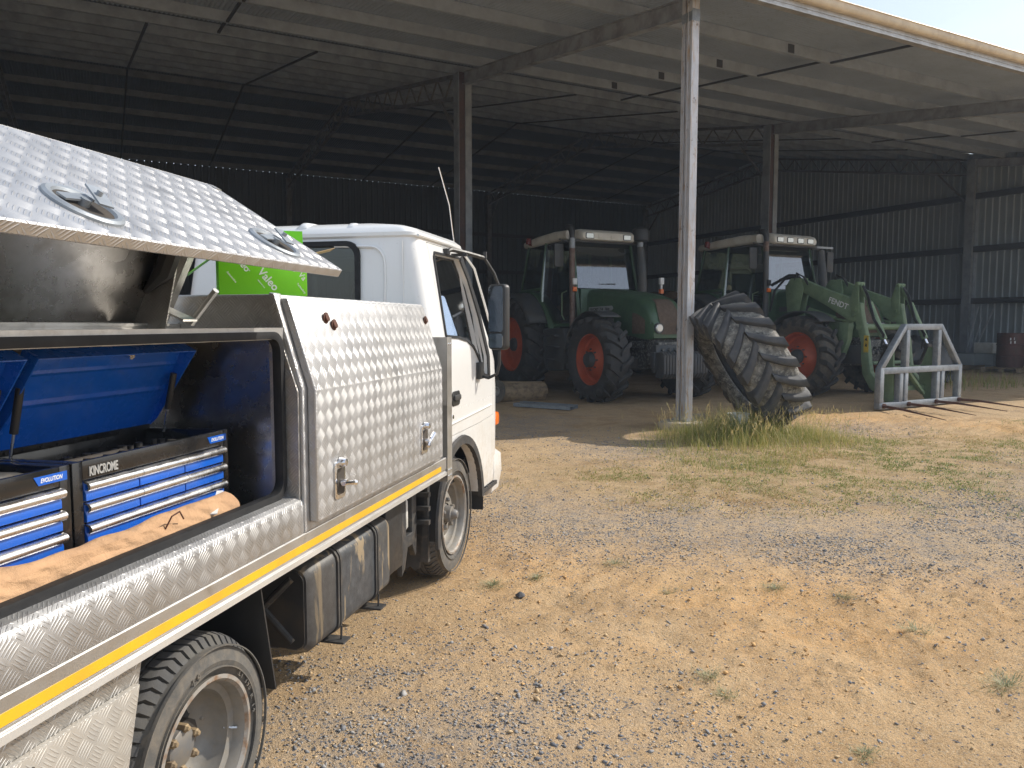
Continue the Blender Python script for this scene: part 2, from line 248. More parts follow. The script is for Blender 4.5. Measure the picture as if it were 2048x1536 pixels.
# ---------------------------------------------------------------- mesh helpers
class MB:
    """collects shapes for one mesh object"""
    def __init__(s, tf=None): s.v = []; s.f = []; s.mi = []; s.cur = 0; s.tf = tf
    def add(s, vs, fs):
        o = len(s.v); s.v += [tuple(v) for v in vs]; s.f += [tuple(i + o for i in f) for f in fs]; s.mi += [s.cur] * len(fs); return s
    def box(s, x0, x1, y0, y1, z0, z1):
        x0, x1 = min(x0, x1), max(x0, x1); y0, y1 = min(y0, y1), max(y0, y1); z0, z1 = min(z0, z1), max(z0, z1)
        return s.add([(x0, y0, z0), (x1, y0, z0), (x1, y1, z0), (x0, y1, z0), (x0, y0, z1), (x1, y0, z1), (x1, y1, z1), (x0, y1, z1)],
                     [(0, 3, 2, 1), (4, 5, 6, 7), (0, 1, 5, 4), (1, 2, 6, 5), (2, 3, 7, 6), (3, 0, 4, 7)])
    def prism(s, pts, ax, t0, t1):
        """extrude a polygon along axis ax; pts are the two other coordinates in order"""
        n = len(pts); mk = {'x': lambda p, t: (t, p[0], p[1]), 'y': lambda p, t: (p[0], t, p[1]), 'z': lambda p, t: (p[0], p[1], t)}[ax]
        return s.add([mk(p, t0) for p in pts] + [mk(p, t1) for p in pts],
                     [tuple(range(n - 1, -1, -1)), tuple(range(n, 2 * n))] + [(i, (i + 1) % n, n + (i + 1) % n, n + i) for i in range(n)])
    def bar(s, a, b, w, h, up=(0, 0, 1), t=1.0):
        a, b = Vector(a), Vector(b); d = (b - a).normalized(); u = Vector(up); sd = d.cross(u)
        if sd.length < 1e-4: sd = d.cross(Vector((1, 0, 0)))
        sd.normalize(); u = sd.cross(d); vs = []
        for p, k in ((a, 1.0), (b, t)):
            for i, j in ((-1, -1), (1, -1), (1, 1), (-1, 1)): vs.append(p + sd * (i * w / 2 * k) + u * (j * h / 2 * k))
        return s.add(vs, [(3, 2, 1, 0), (4, 5, 6, 7), (0, 1, 5, 4), (1, 2, 6, 5), (2, 3, 7, 6), (3, 0, 4, 7)])
    def tube(s, pts, r, n=10, cap=True, r2=None):
        pts = [Vector(p) for p in pts]; m = len(pts); vs = []; prev = None
        for i, p in enumerate(pts):
            d = (pts[min(i + 1, m - 1)] - pts[max(i - 1, 0)]).normalized()
            if prev is None:
                u = d.cross(Vector((0, 0, 1)))
                if u.length < 1e-3: u = d.cross(Vector((1, 0, 0)))
            else: u = prev - d * prev.dot(d)
            u.normalize(); prev = u; w = d.cross(u)
            rr = r[i] if isinstance(r, (list, tuple)) else (r if r2 is None else r + (r2 - r) * i / (m - 1))
            for k in range(n): a = 2 * PI * k / n; vs.append(p + u * (math.cos(a) * rr) + w * (math.sin(a) * rr))
        fs = [(i * n + k, i * n + (k + 1) % n, (i + 1) * n + (k + 1) % n, (i + 1) * n + k) for i in range(m - 1) for k in range(n)]
        if cap: fs += [tuple(range(n - 1, -1, -1)), tuple(range((m - 1) * n, m * n))]
        return s.add(vs, fs)
    def lathe(s, prof, c=(0, 0, 0), ax='y', n=32, closed=False, a0=0.0, a1=None):
        """prof: list of (r, t): radius and position along axis"""
        full = a1 is None; span = 2 * PI if full else a1 - a0; nn = n if full else n + 1; m = len(prof); vs = []
        for k in range(nn):
            a = a0 + span * k / n; ca, sa = math.cos(a), math.sin(a)
            for r, t in prof:
                p = {'y': (r * ca, t, r * sa), 'z': (r * ca, r * sa, t), 'x': (t, r * ca, r * sa)}[ax]
                vs.append((p[0] + c[0], p[1] + c[1], p[2] + c[2]))
        fs = []
        for k in range(n):
            k2 = (k + 1) % nn
            for i in range(m if closed else m - 1):
                j = (i + 1) % m; fs.append((k * m + i, k2 * m + i, k2 * m + j, k * m + j))
        return s.add(vs, fs)
    def grid(s, rows):
        m = len(rows); n = len(rows[0]); vs = [p for r in rows for p in r]
        return s.add(vs, [(i * n + j, i * n + j + 1, (i + 1) * n + j + 1, (i + 1) * n + j) for i in range(m - 1) for j in range(n - 1)])
    def loft(s, rings, cap=True):
        n = len(rings[0]); m = len(rings); vs = [p for r in rings for p in r]
        fs = [(i * n + k, i * n + (k + 1) % n, (i + 1) * n + (k + 1) % n, (i + 1) * n + k) for i in range(m - 1) for k in range(n)]
        if cap: fs += [tuple(range(n - 1, -1, -1)), tuple(range((m - 1) * n, m * n))]
        return s.add(vs, fs)

def finish(me, angle=35, smooth=True):
    if smooth:
        me.polygons.foreach_set('use_smooth', np.ones(len(me.polygons), bool)); me.set_sharp_from_angle(angle=R(angle))
    me.update()
def box_uv(me):
    nl = len(me.loops)
    if nl == 0: return
    uvl = me.uv_layers.new(name='UVMap') if not me.uv_layers else me.uv_layers[0]
    co_ = np.empty(len(me.vertices) * 3, np.float32); me.vertices.foreach_get('co', co_); co_ = co_.reshape(-1, 3)
    vi = np.empty(nl, np.int32); me.loops.foreach_get('vertex_index', vi)
    npoly = len(me.polygons); nn = np.empty(npoly * 3, np.float32); me.polygons.foreach_get('normal', nn); nn = nn.reshape(-1, 3)
    lt = np.empty(npoly, np.int32); me.polygons.foreach_get('loop_total', lt)
    N = np.repeat(nn, lt, axis=0)
    U = np.cross(np.array([0, 0, 1.0]), N); L = np.linalg.norm(U, axis=1); flat = L < 0.05
    U[flat] = (1, 0, 0); L[flat] = 1; U /= L[:, None]; V = np.cross(N, U); P = co_[vi]
    uv = np.stack([(P * U).sum(1), (P * V).sum(1)], 1); uvl.data.foreach_set('uv', uv.astype(np.float32).ravel())
def build(name, mb, mat, parent=None, bevel=0.0, segs=2, smooth=True, angle=35, fix=True, loc=None):
    me = bpy.data.meshes.new(name); vs = mb.v if mb.tf is None else [mb.tf(v) for v in mb.v]
    me.from_pydata([tuple(v) for v in vs], [], mb.f)
    mats = mat if isinstance(mat, (list, tuple)) else [mat]
    for m in mats: me.materials.append(MT[m] if isinstance(m, str) else m)
    if len(mats) > 1: me.polygons.foreach_set('material_index', np.array(mb.mi, np.int32))
    if fix or bevel:
        bm = bmesh.new(); bm.from_mesh(me)
        if fix: bmesh.ops.recalc_face_normals(bm, faces=bm.faces[:])
        if bevel:
            ed = [e for e in bm.edges if len(e.link_faces) == 2 and e.calc_face_angle(0) > R(30)]
            bmesh.ops.bevel(bm, geom=ed, offset=bevel, segments=segs, affect='EDGES', profile=0.5, clamp_overlap=True)
        bm.to_mesh(me); bm.free()
    box_uv(me); finish(me, angle, smooth)
    o = bpy.data.objects.new(name, me); COL.objects.link(o)
    if parent is not None: o.parent = parent
    if loc is not None: o.location = loc
    return o
def boolean(a, b, op='DIFFERENCE', keep=False):
    md = a.modifiers.new('b', 'BOOLEAN'); md.operation = op; md.object = b; md.solver = 'EXACT'
    dg = bpy.context.evaluated_depsgraph_get(); me = bpy.data.meshes.new_from_object(a.evaluated_get(dg))
    a.modifiers.clear(); a.data = me
    if not keep: bpy.data.objects.remove(b, do_unlink=True)
    return a
def tag(o, label=None, cat=None, group=None, kind=None):
    if label: o['label'] = label
    if cat: o['category'] = cat
    if group: o['group'] = group
    if kind: o['kind'] = kind
    return o
def thing(name, label, cat, loc=(0, 0, 0), rotz=0.0, group=None, scale=1.0):
    o = bpy.data.objects.new(name, None); COL.objects.link(o); o.location = loc; o.rotation_euler = (0, 0, rotz); o.scale = (scale,) * 3
    o.empty_display_size = 0.1; return tag(o, label, cat, group)
def text(name, s, size, mat, parent, loc, rot, extrude=0.001, sx=1.0, shear=0.0, align='LEFT', spacing=1.0):
    cu = bpy.data.curves.new(name, 'FONT'); cu.body = s; cu.size = size; cu.extrude = extrude; cu.align_x = align; cu.shear = shear; cu.space_character = spacing; cu.offset = size * 0.02
    cu.resolution_u = 3
    t = bpy.data.objects.new(name + '_tmp', cu); COL.objects.link(t); dg = bpy.context.evaluated_depsgraph_get(); dg.update()
    me = bpy.data.meshes.new_from_object(t.evaluated_get(dg)); bpy.data.objects.remove(t, do_unlink=True)
    me.materials.clear(); me.materials.append(MT[mat]); me.name = name
    o = bpy.data.objects.new(name, me); COL.objects.link(o); o.parent = parent
    M = Matrix.Translation(loc) @ (rot if isinstance(rot, Matrix) else rot.to_matrix()).to_4x4() @ Matrix.Diagonal((sx, 1, 1, 1)); o.matrix_local = M; return o
def frame_rot(right, up):
    r, u = Vector(right).normalized(), Vector(up).normalized(); n = r.cross(u); return Matrix((r, u, n)).transposed()
def arc(cx, cy, r, a0, a1, n): return [(cx + r * math.cos(R(a0 + (a1 - a0) * i / n)), cy + r * math.sin(R(a0 + (a1 - a0) * i / n))) for i in range(n + 1)]
def rrect(x0, x1, y0, y1, r, n=5):
    return arc(x1 - r, y1 - r, r, 0, 90, n) + arc(x0 + r, y1 - r, r, 90, 180, n) + arc(x0 + r, y0 + r, r, 180, 270, n) + arc(x1 - r, y0 + r, r, 270, 360, n)

# ---------------------------------------------------------------- the shed
FX = [-28.88, -19.93, -10.98, -2.03, 6.92, 15.87, 24.82]; XL, XR = -29.0, 25.0
Y0, Y1, Y2, Y3 = 7.45, 15.1, 23.7, 32.0
def zs(y):
    if y <= Y1: return 5.82 + .145 * (y - 8.13)
    if y <= Y2: return 6.83 + (8.45 - 6.83) * (y - Y1) / (Y2 - Y1)
    return 8.45 - .95 * (y - Y2) / (Y3 - Y2)
shed = thing('farm_shed', 'large open fronted corrugated steel machinery shed with lean-to awning roof', 'shed', (0, 0, 0))
def corr(y0, y1, z0, z1, pitch=.0765, amp=.013):
    n = int((XR + .4 - XL) / pitch * 6); xs = np.linspace(XL - .2, XR + .2, n); h = amp * np.cos(2 * PI * xs / pitch)
    vs = [(x, y0, z0 + a) for x, a in zip(xs, h)] + [(x, y1, z1 + a) for x, a in zip(xs, h)]
    return MB().add(vs, [(i, i + 1, n + i + 1, n + i) for i in range(n - 1)])
build('awning_roof', corr(Y0 - .04, Y1 + .1, zs(Y0 - .04), zs(Y1) + .005), 'roof_lit', shed, fix=False, angle=80)
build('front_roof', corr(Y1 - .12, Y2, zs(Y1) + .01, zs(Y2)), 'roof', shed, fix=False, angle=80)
build('rear_roof', corr(Y2, Y3 + .25, zs(Y2), zs(Y3) - .03), 'roof_shaded', shed, fix=False, angle=80)
build('ridge_cap', MB().add([(XL - .2, Y2 - .3, zs(Y2 - .3) + .03), (XR + .2, Y2 - .3, zs(Y2 - .3) + .03), (XR + .2, Y2, zs(Y2) + .05), (XL - .2, Y2, zs(Y2) + .05), (XR + .2, Y2 + .3, zs(Y2 + .3) + .03), (XL - .2, Y2 + .3, zs(Y2 + .3) + .03)], [(0, 1, 2, 3), (3, 2, 4, 5)]), 'galv', shed, fix=False)
def purlin(y, dep=.18, lip=True, mat='purlin', name='purlin'):
    z = zs(y) - .014; m = MB(); s = 1 if y > Y2 else -1
    m.box(XL, XR, y, y + .004, z - dep, z); m.box(XL, XR, y + .004, y + .07, z - .004, z); m.box(XL, XR, y + .004, y + .07, z - dep, z - dep + .004)
    m.box(XL, XR, y + .066, y + .07, z - dep + .004, z - dep + .022)
    return build(name, m, mat, shed, smooth=False)
AW = [9.25, 10.9, 12.55, 14.15]; MF = [15.35, 16.6, 17.9, 19.2, 20.5, 21.8, 23.2]; MR = [24.2, 25.6, 27.1, 28.6, 30.1, 31.55]
for y in AW: purlin(y, mat='purlin_lit')
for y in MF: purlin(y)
for y in MR: purlin(y, mat='purlin_shaded')
# eave: galvanised fascia purlin with the cream gutter in front of it
m = MB(); z = zs(7.5)
m.box(XL, XR, 7.50, 7.504, z - .22, z - .02); m.box(XL, XR, 7.504, 7.57, z - .22, z - .216); m.box(XL, XR, 7.46, 7.4995, z - .225, z - .212); m.box(XL, XR, 7.49, 7.4995, z - .15, z - .142)
build('eave_fascia', m, 'fascia', shed, smooth=False)
g = [(7.497, z - .088), (7.44, z - .092), (7.41, z - .075), (7.40, z - .03), (7.395, z + .010), (7.380, z + .018), (7.388, z + .030), (7.402, z + .024), (7.410, z - .028), (7.420, z - .068), (7.443, z - .082), (7.497, z - .078)]
build('gutter', MB().prism(g, 'x', XL, XR), 'gutter', shed, angle=50)
# frames
for i, X in enumerate(FX):
    def ft(y): return zs(y) - .014 - .18
    m = MB(); w = .06
    for (a, b) in (((X - w, X + w)),):
        ya, yb = 7.98, Y1
        for dz0, dz1, x0, x1 in ((0, .012, a, b), (.238, .25, a, b), (.012, .238, X - .008, X + .008)):
            m.add([(x0, ya, ft(ya) - dz1), (x1, ya, ft(ya) - dz1), (x1, yb, ft(yb) - dz1), (x0, yb, ft(yb) - dz1), (x0, ya, ft(ya) - dz0), (x1, ya, ft(ya) - dz0), (x1, yb, ft(yb) - dz0), (x0, yb, ft(yb) - dz0)],
                  [(0, 3, 2, 1), (4, 5, 6, 7), (0, 1, 5, 4), (1, 2, 6, 5), (2, 3, 7, 6), (3, 0, 4, 7)])
    build('rafter', m, 'rafter_lit', shed, smooth=False)
    # lattice truss of the main roof
    m = MB(); D = .50
    def tp(y): return (X, y, ft(y) - .04)
    def bp(y): return (X, y, ft(y) - D)
    m.bar(tp(Y1), tp(Y2), .09, .07); m.bar(tp(Y2), tp(Y3 - .1), .09, .07); m.bar(bp(Y1 + .1), bp(Y2), .09, .07); m.bar(bp(Y2), bp(Y3 - .1), .09, .07)
    ys = np.arange(Y1 + .1, Y3 - .2, .42)
    for k in range(len(ys) - 1): m.bar((tp if k % 2 else bp)(ys[k]), (bp if k % 2 else tp)(ys[k + 1]), .03, .03)
    m.bar((X, Y1 + .1, 5.2), bp(Y1 + 1.2), .05, .05)
    m.bar((X, Y3 - .2, 5.9), bp(Y3 - 1.2), .05, .05)
    build('truss', m, 'rafter', shed, smooth=False)
    # inner column: red oxide web with grey flanges; its base plate
    if X < XR - 1 or True:
        m = MB(); zt = ft(Y1) - .02
        m.box(X - .15, X - .138, Y1 - .13, Y1 + .13, 0, zt); m.box(X + .0, X + .15, Y1 - .13, Y1 - .118, 0, zt); m.box(X + .0, X + .15, Y1 + .118, Y1 + .13, 0, zt)
        m.box(X + .138, X + .15, Y1 - .118, Y1 + .118, 0, zt)
        c = build('inner_column', m, 'column_grey', shed, smooth=False)
        m = MB(); m.box(X - .138, X, Y1 - .11, Y1 + .11, 0, zt); build('web_plate', m, 'redoxide' if X < 20 else 'galv', c, smooth=False)
        m = MB(); m.box(X - .1, X + .1, Y3 - .25, Y3 - .03, 0, zs(Y3) - .3); build('rear_column', m, 'rafter', shed, smooth=False)
    if X > -28:
        m = MB(); zt = ft(7.98) + .10; zb = .10; wx, wy = .06, .10; yc = 8.0
        # two C sections toe to toe: front face, side lips and a seam
        m.box(X - wx, X + wx, yc - wy, yc - wy + .004, zb, zt); m.box(X - wx, X + wx, yc + wy - .004, yc + wy, zb, zt)
        m.box(X + wx - .004, X + wx, yc - wy + .004, yc + wy - .004, zb, zt)
        m.box(X - wx, X - wx + .004, yc - wy + .004, yc - .018, zb, zt); m.box(X - wx, X - wx + .004, yc + .03, yc + wy - .004, zb, zt)
        m.box(X - wx + .012, X - wx + .016, yc - .018, yc + .03, zb, zt)
        m.box(X - wx - .006, X - wx, yc - .03, yc - .018, zb, zt - .2)
        p = build('front_post', m, 'post', shed, bevel=.0015, segs=1)
        m = MB(); m.box(X - wx - .004, X + wx + .004, yc - wy - .005, yc - wy, zt - .42, zt - .27); m.box(X - wx - .004, X - wx, yc - wy, yc + wy, zt - .42, zt - .30)
        m.box(X - wx - .035, X + wx + .035, yc - wy - .035, yc + wy + .035, zb, zb + .012)
        for sx in (-1, 1):
            for sy in (-1, 1): m.lathe([(0, zb + .035), (.012, zb + .035), (.012, zb + .012)], (X + sx * .075, yc + sy * .115, 0), 'z', 6)
        build('base_plate', m, 'galv', p, smooth=False)
        # the pad of poured concrete under it
        m = MB(); pts = [(X - .42 + .05 * math.sin(5 * k), yc) for k in range(1)]
        ring = [(X + (.34 + .05 * math.sin(3 * a + X)) * math.cos(a) - .04, yc - .02 + (.27 + .04 * math.cos(4 * a)) * math.sin(a)) for a in np.linspace(0, 2 * PI, 18, endpoint=False)]
        m.prism(ring, 'z', -.05, .099); build('post_footing', m, 'concrete', p, bevel=.02)
# bridging between purlins: one line a bay in the awning, two a bay under the main roof
for X in FX[:-1]:
    m = MB(); ys = [7.55] + AW + [15.2]; xm = X + 4.15
    for a, b in zip(ys[:-1], ys[1:]): m.bar((xm, a + .075, zs(a) - .13), (xm, b - .002, zs(b) - .19), .045, .03)
    build('bridging', m, 'darksteel', shed, smooth=False)
    for xm in (X + 2.98, X + 5.97):
        m = MB(); m.bar((xm, MF[0], zs(MF[0]) - .215), (xm, Y2, zs(Y2) - .215), .045, .03); m.bar((xm, Y2, zs(Y2) - .215), (xm, MR[-1], zs(MR[-1]) - .215), .045, .03)
        build('bridging', m, 'darksteel', shed, smooth=False)
for y in AW:   # dark lapped cleat patches on the awning purlins
    m = MB(); z = zs(y) - .014; m.box(10.05, 10.19, y - .006, y, z - .165, z - .03); build('cleat_plate', m, 'darksteel', shed, smooth=False)
# end wall on the right, left wall and rear wall of ribbed sheet
def rib(t0, t1, pitch, dep):
    p = []; t = t0
    while t < t1: p += [(t, 0), (t + pitch * .62, 0), (t + pitch * .70, dep), (t + pitch * .90, dep), (t + pitch * .98, 0)]; t += pitch
    return p
def wall(name, pts, ztop, place):
    wm = 'wall_shaded' if name == 'rear_wall' else 'wall'
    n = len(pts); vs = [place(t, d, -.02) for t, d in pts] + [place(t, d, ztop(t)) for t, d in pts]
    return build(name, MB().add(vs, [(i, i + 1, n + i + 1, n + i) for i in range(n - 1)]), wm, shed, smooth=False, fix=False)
wall('end_wall', rib(7.95, Y3 + .05, .215, .035), lambda t: zs(t) - .015, lambda t, d, z: (XR - d, t, z))
wall('end_wall', rib(7.95, Y3 + .05, .215, .035), lambda t: zs(t) - .015, lambda t, d, z: (XL + d, t, z))
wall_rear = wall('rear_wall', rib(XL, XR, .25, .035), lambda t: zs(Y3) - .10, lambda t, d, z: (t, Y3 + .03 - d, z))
m = MB(); x = XL
while x < XR: m.box(x, x + .226, Y3 + .032, Y3 + .045, zs(Y3) - .12, zs(Y3) - .045); x += .25
m.box(XL, XR, Y3 + .034, Y3 + .044, zs(Y3) - .066, zs(Y3) - .046)
build('eave_closure', m, 'wall_shaded', shed, smooth=False)
for z in (2.13, 3.78, 5.45):
    m = MB(); ye = Y3 - .3
    m.box(XR - .20, XR - .196, 8.1, ye, z - .09, z + .09); m.box(XR - .196, XR - .045, 8.1, ye, z + .086, z + .09); m.box(XR - .196, XR - .045, 8.1, ye, z - .09, z - .086)
    build('girt', m, 'darksteel', shed, smooth=False)
    m = MB(); m.box(XL + .1, XR - .25, Y3 - .16, Y3 - .156, z - .08, z + .08); m.box(XL + .1, XR - .25, Y3 - .156, Y3 - .02, z + .076, z + .08); m.box(XL + .1, XR - .25, Y3 - .156, Y3 - .02, z - .08, z - .076)
    build('girt', m, 'darksteel', shed, smooth=False)

# ---------------------------------------------------------------- the ground
PG = {
 'G': [[(2.98, 6.16), (3.07, 5.42), (3.65, 4.9), (4.4, 4.31), (4.62, 3.83), (5.94, 3.48), (6.57, 3.34), (4.5, 2.27), (3.75, 2.58), (3.29, 3.21), (2.64, 3.79), (2.2, 4.26), (2.26, 4.93)],
       [(5.13, 10.62), (6.29, 10.0), (4.99, 8.17), (3.93, 8.14)], [(0.1, 2.93), (1.23, 2.83), (1.6, 2.29), (1.45, 1.2), (0.0, 1.3)],
       [(9.1, 7.6), (10.01, 6.98), (9.04, 6.09), (7.87, 6.72)], [(4.72, 7.5), (6.49, 7.57), (5.52, 6.12), (4.45, 6.59)], [(5.2, 3.9), (6.57, 3.9), (9, 4.5), (9, 2), (4.5, 2.27)]],
 'L': [[(3.37, 5.95), (4.12, 6.54), (4.79, 6.02), (8.04, 6.63), (9.71, 5.74), (12, 6.1), (12, 4.2), (9.06, 4.58), (6.24, 3.14), (5.93, 3.68), (4.74, 4.12), (3.83, 4.81)]],
 'O': [[(2.04, 4.22), (3.1, 3.42), (4.27, 2.12), (2.84, 1.54), (1.96, 2.01), (1.47, 2.86)], [(9.8, 9.5), (10.83, 7.56), (11.82, 6.0), (10.26, 5.2), (9.13, 6.15), (8.6, 8.2)]],
 'T': [[(5.83, 7.34), (6.63, 7.64), (6.99, 7.3), (7.94, 6.94), (7.96, 6.2), (6.72, 4.99), (5.58, 4.64), (5.04, 5.31), (4.92, 5.95)]]}
def sdist(poly, x, y):
    """signed distance to a polygon, positive inside"""
    d = np.full(x.shape, 1e9); ins = np.zeros(x.shape, bool); n = len(poly)
    for i in range(n):
        (ax, ay), (bx, by) = poly[i], poly[(i + 1) % n]; ex, ey = bx - ax, by - ay
        t = np.clip(((x - ax) * ex + (y - ay) * ey) / (ex * ex + ey * ey), 0, 1); d = np.minimum(d, np.hypot(x - ax - t * ex, y - ay - t * ey))
        c = ((ay > y) != (by > y)) & (x < (bx - ax) * (y - ay) / ((by - ay) if by != ay else 1e-9) + ax); ins ^= c
    return np.where(ins, d, -d)
def mask(key, x, y, soft): return np.clip(np.max([sdist(p, x, y) for p in PG[key]], axis=0) / soft * .5 + .5, 0, 1)
_lat = rng.random((256, 256))
def vnoise(x, y):
    xi, yi = np.floor(x).astype(int), np.floor(y).astype(int); fx, fy = x - xi, y - yi; fx, fy = fx * fx * (3 - 2 * fx), fy * fy * (3 - 2 * fy)
    a, b, c, d = (_lat[(xi + i) % 256, (yi + j) % 256] for i, j in ((0, 0), (1, 0), (0, 1), (1, 1)))
    return (a * (1 - fx) + b * fx) * (1 - fy) + (c * (1 - fx) + d * fx) * fy
def fbm(x, y, o=5, g=.5):
    s = 0; a = 1; t = 0
    for k in range(o): s = s + a * vnoise(x * 2 ** k + 17 * k, y * 2 ** k + 5 * k); t += a; a *= g
    return s / t
def gheight(x, y):
    h = (fbm(x * .9, y * .9, 3) - .5) * .03
    o = mask('O', x, y, .5); r = fbm(x * 5, y * 9 + 40, 5, .62) - .5
    h = h + r * (.022 + .11 * o) + (fbm(x * 30, y * 30, 3) - .5) * .011
    cl = np.clip((fbm(x * 2.3 + 70, y * 3.5, 3) - .46) * 6, 0, 1) * o; h = h + cl * (np.abs(fbm(x * 16, y * 16 + 9, 4, .6) - .5)) * .15
    # faint wheel tracks running past the truck
    flat = np.clip((np.hypot(x - 2, y - 3) - 0) / 2, .6, 1) * np.where(y > 7.8, .5, 1.0)
    return h * flat - .006
xa = np.concatenate([np.linspace(-400, -12, 14), np.arange(-10, 0, .5), np.arange(0, 9.0, .022), np.arange(9.0, 27, .12), np.linspace(30, 500, 14)])
ya = np.concatenate([np.linspace(-300, -6, 10), np.arange(-5, .9, .4), np.arange(.9, 8.6, .022), np.arange(8.6, 34, .15), np.linspace(36, 700, 12)])
GX, GY = np.meshgrid(xa, ya); far = np.clip((np.hypot(GX - 5, GY - 6) - 20) / 10, 0, 1); GZ = gheight(GX, GY) * (1 - far)
nx, ny = len(xa), len(ya); me = bpy.data.meshes.new('ground')
idx = np.arange(nx * ny).reshape(ny, nx); q = np.stack([idx[:-1, :-1], idx[:-1, 1:], idx[1:, 1:], idx[1:, :-1]], -1).reshape(-1, 4)
def fastmesh(me, V, F):
    k = F.shape[1]; me.vertices.add(len(V)); me.vertices.foreach_set('co', V.astype(np.float32).ravel()); me.loops.add(F.size); me.loops.foreach_set('vertex_index', F.astype(np.int32).ravel())
    me.polygons.add(len(F)); me.polygons.foreach_set('loop_start', np.arange(0, F.size, k, dtype=np.int32)); me.polygons.foreach_set('loop_total', np.full(len(F), k, np.int32)); me.update(calc_edges=True)
fastmesh(me, np.stack([GX.ravel(), GY.ravel(), GZ.ravel()], 1), q)
for nm, key, soft in (('gravel', 'G', .5), ('low', 'L', .45), ('orange', 'O', .7), ('tall', 'T', .4)):
    a = me.attributes.new(nm, 'FLOAT', 'POINT'); a.data.foreach_set('value', mask(key, GX.ravel(), GY.ravel(), soft).astype(np.float32))
me.polygons.foreach_set('use_smooth', np.ones(len(me.polygons), bool))
ground = bpy.data.objects.new('ground', me); COL.objects.link(ground); tag(ground, 'dusty tan dirt yard with scattered gravel', None, kind='structure')
t = NT('dirt_yard'); c3 = t.coord('Object')
def attr(nm): nd = t.n.new('ShaderNodeAttribute'); nd.attribute_name = nm; return nd.outputs['Fac']
big = t.noise(.55, 6, .6); mid = t.noise(3.2, 6, .65); fin = t.noise(38, 5, .7); grit = t.noise(170, 3, .7)
vor = t.n.new('ShaderNodeTexVoronoi'); vor.inputs['Scale'].default_value = 75; t.l.new(c3, vor.inputs['Vector']); vd, vc = vor.outputs['Distance'], vor.outputs['Color']
vor2 = t.n.new('ShaderNodeTexVoronoi'); vor2.inputs['Scale'].default_value = 190; t.l.new(c3, vor2.inputs['Vector'])
c = t.mix(t.ramp(mid, .3, .7), (0.63, 0.445, 0.255), (0.50, 0.35, 0.20))
orr = t.math('MULTIPLY', attr('orange'), t.ramp(big, .3, .6), clamp=True)
c = t.mix(t.math('MULTIPLY', orr, t.ramp(mid, .35, .6, .45, 1.0)), c, (0.74, 0.40, 0.135))
c = t.mix(t.ramp(t.noise(1.5, 7, .68, None, .6), .50, .66, 0, .8), c, (0.40, 0.25, 0.12))
c = t.mix(t.ramp(fin, .40, .72, 0, .40), c, (0.33, 0.225, 0.125))
c = t.mix(t.ramp(grit, .52, .66, 0, .35), c, (0.72, 0.56, 0.36)); c = t.mix(t.ramp(grit, .45, .34, 0, .6), c, (0.20, 0.14, 0.09))
gm = t.math('ADD', attr('gravel'), t.ramp(mid, .35, .7, -.45, .35), clamp=True)
gm = t.math('MULTIPLY', gm, t.ramp(t.noise(14, 4, .6), .35, .60, .15, 1.0), clamp=True)
sep = t.n.new('ShaderNodeSeparateColor'); t.l.new(vc, sep.inputs[0]); sel = t.math('GREATER_THAN', sep.outputs[0], t.ramp(gm, 0, 1, .97, .30))
stone = t.mix(sep.outputs[1], (0.10, 0.105, 0.12), (0.27, 0.27, 0.29)); stm = t.math('MULTIPLY', sel, t.ramp(vd, .46, .40), clamp=True)
c = t.mix(t.math('MULTIPLY', gm, .6), c, (0.36, 0.325, 0.285)); c = t.mix(stm, c, stone)
sep2 = t.n.new('ShaderNodeSeparateColor'); t.l.new(vor2.outputs['Color'], sep2.inputs[0]); c = t.mix(t.math('MULTIPLY', t.math('GREATER_THAN', sep2.outputs[0], .80), .55), c, t.mix(sep2.outputs[1], (0.16, 0.13, 0.105), (0.58, 0.47, 0.33)))
lm = t.math('MULTIPLY', t.math('MAXIMUM', attr('low'), attr('tall')), t.ramp(t.noise(5.5, 6, .7), .40, .60), clamp=True)
c = t.mix(t.math('MULTIPLY', lm, .55), c, t.mix(t.ramp(t.noise(11, 4, .6), .4, .6), (0.13, 0.135, 0.045), (0.30, 0.20, 0.09)))
t.base(c); t.set(.95, 0, .15)
hh = t.math('ADD', t.math('MULTIPLY', fin, .8), t.math('ADD', t.math('MULTIPLY', grit, .35), t.math('MULTIPLY', stm, .5))); t.bump(hh, .024)
me.materials.append(t.m)

# stones lying on it
def gz(x, y): return gheight(np.array([x]), np.array([y]))[0]
def stones(pts, size):
    """angular crushed stones: distorted octahedra with a split waist"""
    n = len(pts); B = np.array([(1, 0, .1), (.45, .85, -.1), (-.5, .8, .15), (-1, 0, -.05), (-.4, -.85, .1), (.55, -.8, 0), (.15, .1, 1), (-.1, 0, -1)], float)
    F = np.array([(i, (i + 1) % 6, 6) for i in range(6)] + [((i + 1) % 6, i, 7) for i in range(6)])
    V = B[None] * (1 + rng.normal(0, .20, (n, 8, 1))) + rng.normal(0, .10, (n, 8, 3)); V = V * (size[:, None, None] * np.stack([rng.uniform(.7, 1.35, n), rng.uniform(.55, 1.05, n), rng.uniform(.35, .8, n)], 1)[:, None, :])
    an = rng.uniform(0, 2 * PI, n); tl = rng.uniform(-.5, .5, n)[:, None]
    X0, Z = V[..., 0] * np.cos(tl) - V[..., 2] * np.sin(tl), V[..., 2] * np.cos(tl) + V[..., 0] * np.sin(tl)
    c_, s_ = np.cos(an)[:, None], np.sin(an)[:, None]; X = X0 * c_ - V[..., 1] * s_; Yv = X0 * s_ + V[..., 1] * c_
    P = np.stack([X + pts[:, 0:1], Yv + pts[:, 1:2], Z + pts[:, 2:3] + size[:, None] * .15], -1)
    return P.reshape(-1, 3), (F[None] + 8 * np.arange(n)[:, None, None]).reshape(-1, 3)
